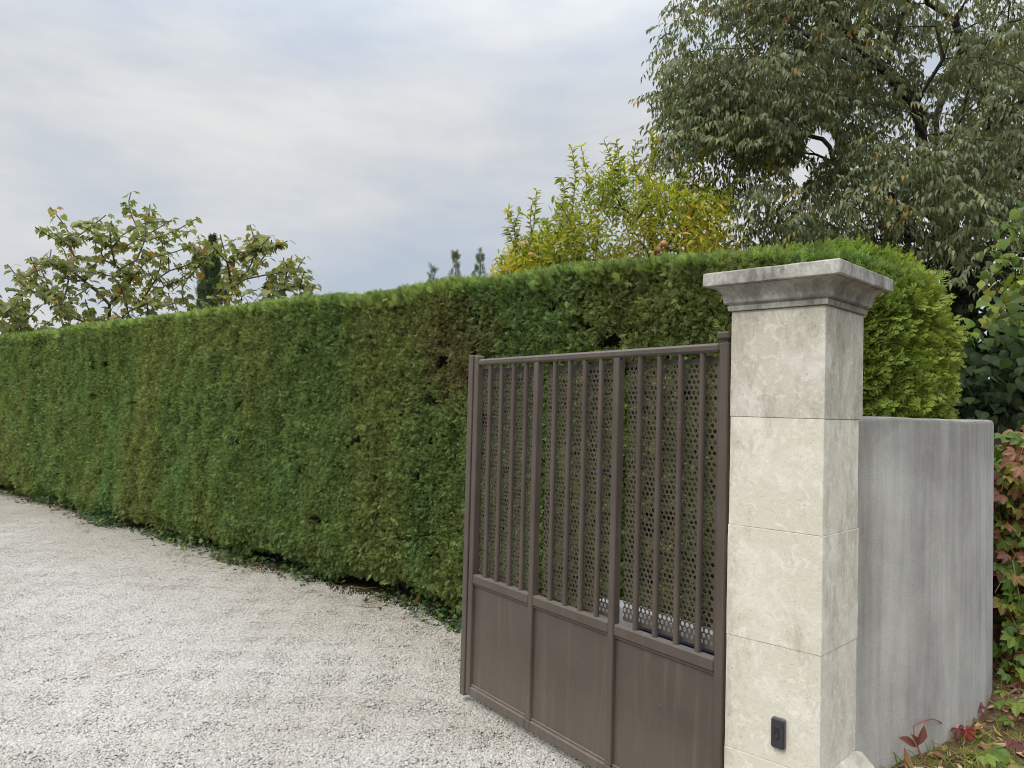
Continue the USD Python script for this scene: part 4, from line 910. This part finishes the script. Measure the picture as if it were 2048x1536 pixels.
for (x, y, lab, m, sd) in ((866, 538, 'smallest green conifer tip above the hedge, leftmost of three', M_CYP, 62), (911, 511, 'brownish conifer tip above the hedge, middle one of three', M_CYPB, 63), (960, 503, 'green conifer tip above the hedge, nearest the pomegranate', M_CYP, 64)):
    b = unproject(x, y, 9.0); conifer('young_conifer', lab, (b[0], 9.0, 0), b[2], .46 if sd != 62 else .36, 650, m, sd, .085, 'young conifers behind the hedge')

# --- redbud on the right edge, and the dark thicket behind
rngT = np.random.default_rng(25); r = np.random.default_rng(26)
red = thing('redbud_tree', 'heart-leaved green redbud at the right edge beside the rounded hedge end', 'tree', (3.9, 5.6, .3))
ells = [(np.array([4.15, 5.6, 2.6]), np.array([.7, .7, .8])), (np.array([3.5, 5.2, 1.95]), np.array([.5, .5, .55])), (np.array([4.4, 5.6, 2.2]), np.array([.8, .8, 1.0]))]
tips = fill(130, ells, r, .35)
nodes, par = skeleton((3.9, 5.6, .3), list(tips), [np.array([3.9, 5.6, .8]), np.array([3.85, 5.55, 1.4])], k=.25)
rad = radii(par, .004, .05, .5); limbs(red, nodes, par, rad, M_BARK_D, maxlimb=14)
L = np.vstack([nodes[6:], fill(2300, ells, r, .3)]); n = len(L)
D = np.column_stack([r.normal(0, .6, n), r.normal(-.45, .5, n), r.uniform(-1.1, -.1, n)]); T = np.clip(.25 + .5 * meshkit.noise(L * 1.3, 8) + r.normal(0, .12, n) + .32 * (L[:, 2] > 2.3) * (L[:, 2] < 3.2) * (L[:, 0] > 3.5), 0, 1) * np.where(L[:, 2] < 2.2, .45, 1)  # low leaves get darker tints that stand in for shade
leaf_parts(red, HEART, r.integers(0, 2, n), L + r.normal(0, .03, L.shape), frames(D, np.column_stack([r.normal(0, .3, n), np.full(n, -.7), np.full(n, .8)]), r.normal(0, .4, n)), r.uniform(.055, .09, n), T, M_RED, cell=14)

r = np.random.default_rng(36); rngT = np.random.default_rng(37)
th = thing('shrub_thicket', 'dark ivy-clad shrub thicket in the shade behind the right end of the round wall', 'shrub', (4.6, 6.6, .2))
ells = [(np.array([4.0, 6.3, 1.2]), np.array([1.3, .8, 1.1])), (np.array([5.6, 6.8, 1.6]), np.array([1.6, 1.1, 1.5])), (np.array([3.2, 6.6, 1.4]), np.array([.9, .8, 1.0])), (np.array([4.6, 7.6, 2.0]), np.array([2.2, .8, 1.6])), (np.array([3.5, 5.6, 1.3]), np.array([.8, .5, .9]))]
nodes, par = skeleton((4.6, 6.6, .2), list(fill(90, ells, r, .3)), [np.array([4.6, 6.6, .6])], k=.2)
limbs(th, nodes, par, radii(par, .005, .05, .5), M_BARK_D, maxlimb=12)
L = fill(16000, ells, r, .2); n = len(L); D = np.column_stack([r.normal(0, .6, n), r.normal(-.4, .5, n), r.uniform(-1, .1, n)])
leaf_parts(th, HEART, r.integers(0, 2, n), L, frames(D, np.column_stack([r.normal(0, .3, n), np.full(n, -.6), np.full(n, .8)]), r.normal(0, .5, n)), r.uniform(.06, .10, n), r.beta(2, 2, n), M_SHRUB, n_single=200, cell=16)

# --- rusty panel and creeper behind the wall
pan = thing('metal_panel', 'dark brown metal panel with a rounded top, half hidden by red creeper behind the wall', 'panel', (3.15, 4.75, .3))
o = np.array([2.86, 4.85]); ex = np.array([.93, -.37]); ey = np.array([.37, .93])
sh = m3.CrossSection.square([.9, 1.17]).translate([0, .22]) + m3.CrossSection.circle(.14, 32).translate([.14, 1.39]) + m3.CrossSection.square([.76, .14]).translate([.14, 1.39])
v, f = man(m3.Manifold.extrude(sh, .012)); PMt = frameM([*o, 0], [*ex, 0], [0, 0, 1], [*(-ey), 0])
put(pan, 'sheet', xf((v, f), PMt), M_RUST)
put(pan, 'post', xf(rbox([.82, .1, .012], [.87, 1.51, .05], .004), PMt), M_RUST)
put(pan, 'frame_rail', xf(rbox([.02, .55, .012], [.82, .6, .035], .003), PMt), M_RUST)

r = np.random.default_rng(46)
cr = thing('virginia_creeper', 'red, brown and green creeper curtain hanging beside the right end of the round wall', 'climber', (3.0, 4.3, .35))
stems = []; L, D, T, SZ = [], [], [], []
for k in range(60):
    x0 = r.uniform(1975, 2180); y0 = r.uniform(905, 960) - (48 if x0 > 2012 else 0) - 0.3 * max(0, x0 - 2012) * r.random(); Yd = r.uniform(3.75, 4.35)
    a = unproject(x0, y0, Yd); ln = r.uniform(.5, 1.35); pts_ = [a]; 
    while pts_[-1][2] > a[2] - ln and pts_[-1][2] > .36:
        pts_.append(pts_[-1] + np.array([r.normal(0, .03), r.normal(-.012, .02), -.075]))
    stems.append(tube(pts_, np.linspace(.0035, .0015, len(pts_)), 5) if len(pts_) > 1 else tube([a, a - [0, 0, .1]], [.003, .002], 5))
    base = r.choice([.12, .2, .40, .47, .55, .68, .9], p=[.07, .06, .10, .14, .22, .27, .14])
    for q in pts_:
        for _ in range(r.integers(2, 4)):
            L.append(q + np.array([r.normal(0, .03), r.uniform(-.08, .02), r.normal(0, .02)])); D.append([r.normal(0, .7), r.normal(-.35, .3), r.uniform(-1.1, -.1)])
            T.append(np.clip(base + r.normal(0, .09), 0, 1)); SZ.append(r.uniform(.042, .072))
put(cr, 'stems', merge(stems), M_STEM, kind='stuff')
L, D, T, SZ = map(np.array, (L, D, T, SZ)); n = len(L)
leaf_parts(cr, PALM, r.integers(0, 3, n), L, frames(D, np.column_stack([r.normal(0, .3, n), np.full(n, -.8), np.full(n, .6)]), r.normal(0, .4, n)), SZ, T, M_CREEP, cell=22)
print('creeper leaves', n)
for (x0, y0, x1, y1) in ((2018, 1150, 2036, 1245), (2010, 1150, 1990, 1185), (2025, 1120, 2045, 1300)):
    a, b_ = unproject(x0, y0, 3.72), unproject(x1, y1, 3.75); mid = (a + b_) / 2 + r.normal(0, .012, 3)
    put(cr, 'dry_stem', tube([a, mid, b_], [.0025, .0028, .002], 5), M_STEMB)

# --- creeper growing over the verge (right bottom corner) and one shoot leaning on the wall
def on_verge(px, py):
    lo, hi = 2.0, 6.0
    for _ in range(40):
        mid = (lo + hi) / 2; q_ = unproject(px, py, mid)
        if q_[2] > verge_z(np.array(q_[0]), np.array(q_[1])): lo = mid
        else: hi = mid
    return unproject(px, py, lo)
vc = thing('ground_creeper', 'green and red creeper leaves trailing over the verge in the lower right corner', 'climber', tuple(on_verge(2010, 1480)))
L, D, T, SZ, st = [], [], [], [], []
for k in range(48):
    x, y = r.uniform(1960, 2120), r.uniform(1330, 1600)
    if x < 1990 and r.random() < .6: continue
    q_ = on_verge(x, y); hgt = r.uniform(.03, .14); L.append(q_ + [0, 0, hgt]); D.append([r.normal(0, .8), r.normal(-.4, .5), r.uniform(-.7, .1)])
    T.append(np.clip(r.choice([.1, .22, .3, .5, .9], p=[.36, .28, .12, .12, .12]) + r.normal(0, .05), 0, 1)); SZ.append(r.uniform(.04, .072)); st.append(tube([q_, q_ + [r.normal(0, .01), 0.005, hgt * .6], q_ + [0, 0, hgt]], [.0022, .002, .0012], 4))
for (x, y, tnt) in ((1900, 1430, .95), (1925, 1440, .97), (1915, 1470, .85), (1945, 1420, .9), (1872, 1445, .96), (1930, 1475, .95), (1890, 1455, .12), (1875, 1425, .15), (1935, 1400, .6)):
    q_ = on_verge(x, y + 12); L.append(q_ + [0, 0, .05]); D.append([r.normal(0, .8), -.5, r.uniform(-.7, .2)]); T.append(tnt); SZ.append(r.uniform(.035, .055)); st.append(tube([q_, q_ + [0, 0, .05]], [.0018, .0012], 4))
L, D, T, SZ = map(np.array, (L, D, T, SZ)); n = len(L)
put(vc, 'stems', merge(st), M_STEM, kind='stuff')
leaf_parts(vc, PALM, r.integers(0, 3, n), L, frames(D, np.column_stack([r.normal(0, .3, n), np.full(n, -.5), np.full(n, 1.0)]), r.normal(0, .3, n)), SZ, T, M_CREEP, cell=20)

so = on_verge(1838, 1530)
sh_ = thing('creeper_shoot', 'single red-brown creeper shoot with two leaves arching against the grey wall', 'climber', tuple(so))
Yd = so[1] - .02
pth = [unproject(x, y, Yd + dy) for x, y, dy in ((1850, 1534, 0), (1838, 1500, .0), (1828, 1470, .01), (1827, 1452, .02), (1842, 1444, .06), (1862, 1438, .12), (1874, 1440, .16), (1884, 1446, .2))]
put(sh_, 'stem', tube(pth, np.linspace(.0032, .0018, len(pth)), 6), M_STEM)
for (a, b_) in (((1833, 1494), (1805, 1474)), ((1833, 1492), (1853, 1456)), ((1836, 1493), (1828, 1470))):
    p0, p1 = unproject(*a, Yd), unproject(*b_, Yd - .02); d = p1 - p0; ln = np.linalg.norm(d)
    (v, f), tn = scatter(blade([(0, .01), (.3, .16), (.6, .22), (.82, .13), (1, .005)], .5, .2), p0[None], frames(d[None], np.array([0, -.8, .4]), .3), np.array([ln]), np.array([.72]))
    put(sh_, 'leaf', (v, f), M_CREEP, tint=tn)

# --- grass, litter on the verge
r = np.random.default_rng(56)
GB = blade([(0, .03), (.4, .035), (.75, .022), (1, .002)], .3, .45)
pts_ = []
while len(pts_) < 5200:
    x, y = r.uniform(1.2, 3.3), r.uniform(2.3, 4.6)
    if np.hypot(x - WO[0], y - WO[1]) < WR + .015: continue
    if meshkit.fbm(np.array([[x * 4, y * 4, 0]]), 3, 5)[0] < .40 + .2 * r.random(): continue
    pts_.append((x, y, float(verge_z(np.array(x), np.array(y)))))
L = np.array(pts_); n = len(L); D = np.column_stack([r.normal(0, .8, n), r.normal(0, .8, n), r.uniform(.25, 1.1, n)])
mm, tn = scatter(GB, L, frames(D, np.array([0, 0, 1.0]), r.uniform(0, 6, n)), r.uniform(.025, .075, n), np.clip(r.normal(.45, .25, n), 0, 1))
gp = put('/World', 'grass', mm, M_GRASS, tint=tn); tag(stage.GetPrimAtPath(gp), 'short green and straw-coloured grass growing on the verge at the lower right', 'grass', kind='stuff')
LT = [blade([(0, .01), (.25, .16), (.6, .2), (.85, .1), (1, .01)], .8, .5), blade([(0, .01), (.25, .12), (.6, .15), (.85, .07), (1, .01)], -.6, -.4)]
pts_ = []
while len(pts_) < 950:
    x, y = r.uniform(1.2, 3.2), r.uniform(2.3, 4.6)
    if np.hypot(x - WO[0], y - WO[1]) < WR + .01: continue
    pts_.append((x, y, float(verge_z(np.array(x), np.array(y))) + r.uniform(.004, .02)))
L = np.array(pts_); n = len(L); D = np.column_stack([r.normal(0, 1, n), r.normal(0, 1, n), r.normal(0, .18, n)])
px, d = project(L)
big = r.uniform(.02, .075, n); wh = r.integers(0, 2, n); R = frames(D, np.array([0, 0, 1.0]), r.normal(0, .5, n)); T = r.random(n)
order = [i for i in np.argsort(-big / d) if 4 < px[i, 0] < 2040 and px[i, 1] < 1530][:40]
tw = []
for k in range(220):
    i = r.integers(0, n); a = L[i] + [r.normal(0, .05), r.normal(0, .05), .004]
    if np.hypot(a[0] - WO[0], a[1] - WO[1]) < WR + .04: continue
    an = r.uniform(0, 2 * PI); b_ = a + np.array([math.cos(an), math.sin(an), r.normal(0, .15)]) * r.uniform(.05, .16); tw.append(tube([a, (a + b_) / 2 + r.normal(0, .006, 3), b_], [.0018, .0018, .001], 4))
rest = np.ones(n, bool); rest[order] = False
lit = thing('leaf_litter', 'brown dead leaves and thin twigs strewn over the verge beside the grey wall', 'leaf litter', (2.0, 3.2, .35))
tag(stage.GetPrimAtPath(lit[0]), kind='stuff')
parts, tns = [], []
for w in (0, 1):
    k = rest & (wh == w); mm, tn = scatter(LT[w], L[k], R[k], big[k], T[k]); parts.append(mm); tns.append(tn)
put(lit, 'dead_leaves', merge(parts), M_LITTER, tint=np.concatenate(tns), kind='stuff'); put(lit, 'twigs', merge(tw), M_DRY, kind='stuff')
for i in order:
    (v, f), tn = scatter(LT[wh[i]], L[i:i + 1], R[i:i + 1], big[i:i + 1], T[i:i + 1])
    put(lit, 'leaf', (v, f), M_LITTER, tint=tn)

# --- ivy and weeds along the foot of the hedge
r = np.random.default_rng(66)
N = 8000; t = r.uniform(-13, 2.2, N); o = drive_edge(t) + r.normal(-.10, .11, N)
dens = meshkit.noise(np.column_stack([t * 1.6, 0 * t, 0 * t]), 14); k = (r.random(N) < 1.7 * dens - .35) & (o > -.4) & (o < .34)
t, o = t[k], o[k]; n = len(t); xy = HB + t[:, None] * HD + o[:, None] * HN
L = np.column_stack([xy, r.uniform(.005, .07, n) * np.clip(1.2 - o / .25, .2, 1.4)]); D = np.column_stack([r.normal(0, .8, (n, 2)) + HN * .5, r.uniform(-.3, .35, n)])
mm, tn = scatter(IVYL[0], L, frames(D, np.array([-.3, -.4, 1.0]), r.normal(0, .4, n)), r.uniform(.018, .038, n) * (1 + .25 * (t < -3)), np.clip(r.beta(2, 2.5, n) + (r.random(n) < .012) * .6, 0, 1))
ip = put('/World', 'ground_ivy', mm, M_IVY, tint=tn); tag(stage.GetPrimAtPath(ip), 'low ivy and weeds along the gravel edge at the foot of the hedge', 'ground cover', kind='stuff')
# weeds in the gravel
N = 700; t = r.uniform(-8, 2.2, N); o = drive_edge(t) + np.abs(r.normal(0, .42, N)) + .05; k = meshkit.noise(np.column_stack([t * 4, o * 4, 0 * t]), 19) > .62; t, o = t[k], o[k]; n = len(t)
L = np.column_stack([HB + t[:, None] * HD + o[:, None] * HN, np.full(n, .012)]); L = np.repeat(L, 9, 0) + np.column_stack([r.normal(0, .018, (n * 9, 2)), np.zeros(n * 9)]); n = len(L)
D = np.column_stack([r.normal(0, .8, (n, 2)), r.uniform(.1, .8, n)])
mm, tn = scatter(GB, L, frames(D, np.array([0, 0, 1.0]), 0), np.column_stack([r.uniform(.012, .03, n)] * 3) * [1, 2.5, 1], np.clip(r.normal(.3, .2, n), 0, 1))
wp = put('/World', 'gravel_weeds', mm, M_GRASS, tint=tn); tag(stage.GetPrimAtPath(wp), 'tiny green weeds sprouting through the gravel near the hedge and gate', 'weeds', kind='stuff')
# dry twigs at the foot of the hedge
tw = []
for k in range(60):
    t_ = r.uniform(-10, 2); q_ = HB + t_ * HD + HN * r.uniform(-.15, .18); a = np.array([*q_, .02]); an = r.uniform(0, 2 * PI); b_ = a + np.array([math.cos(an), math.sin(an), r.uniform(0, .25)]) * r.uniform(.08, .3)
    tw.append(tube([a, (a + b_) / 2 + r.normal(0, .01, 3), b_], [.003, .003, .0015], 4))
tp = put('/World', 'dry_twigs', merge(tw), M_DRY); tag(stage.GetPrimAtPath(tp), 'thin dry twigs lying at the foot of the hedge', 'twigs', kind='stuff')
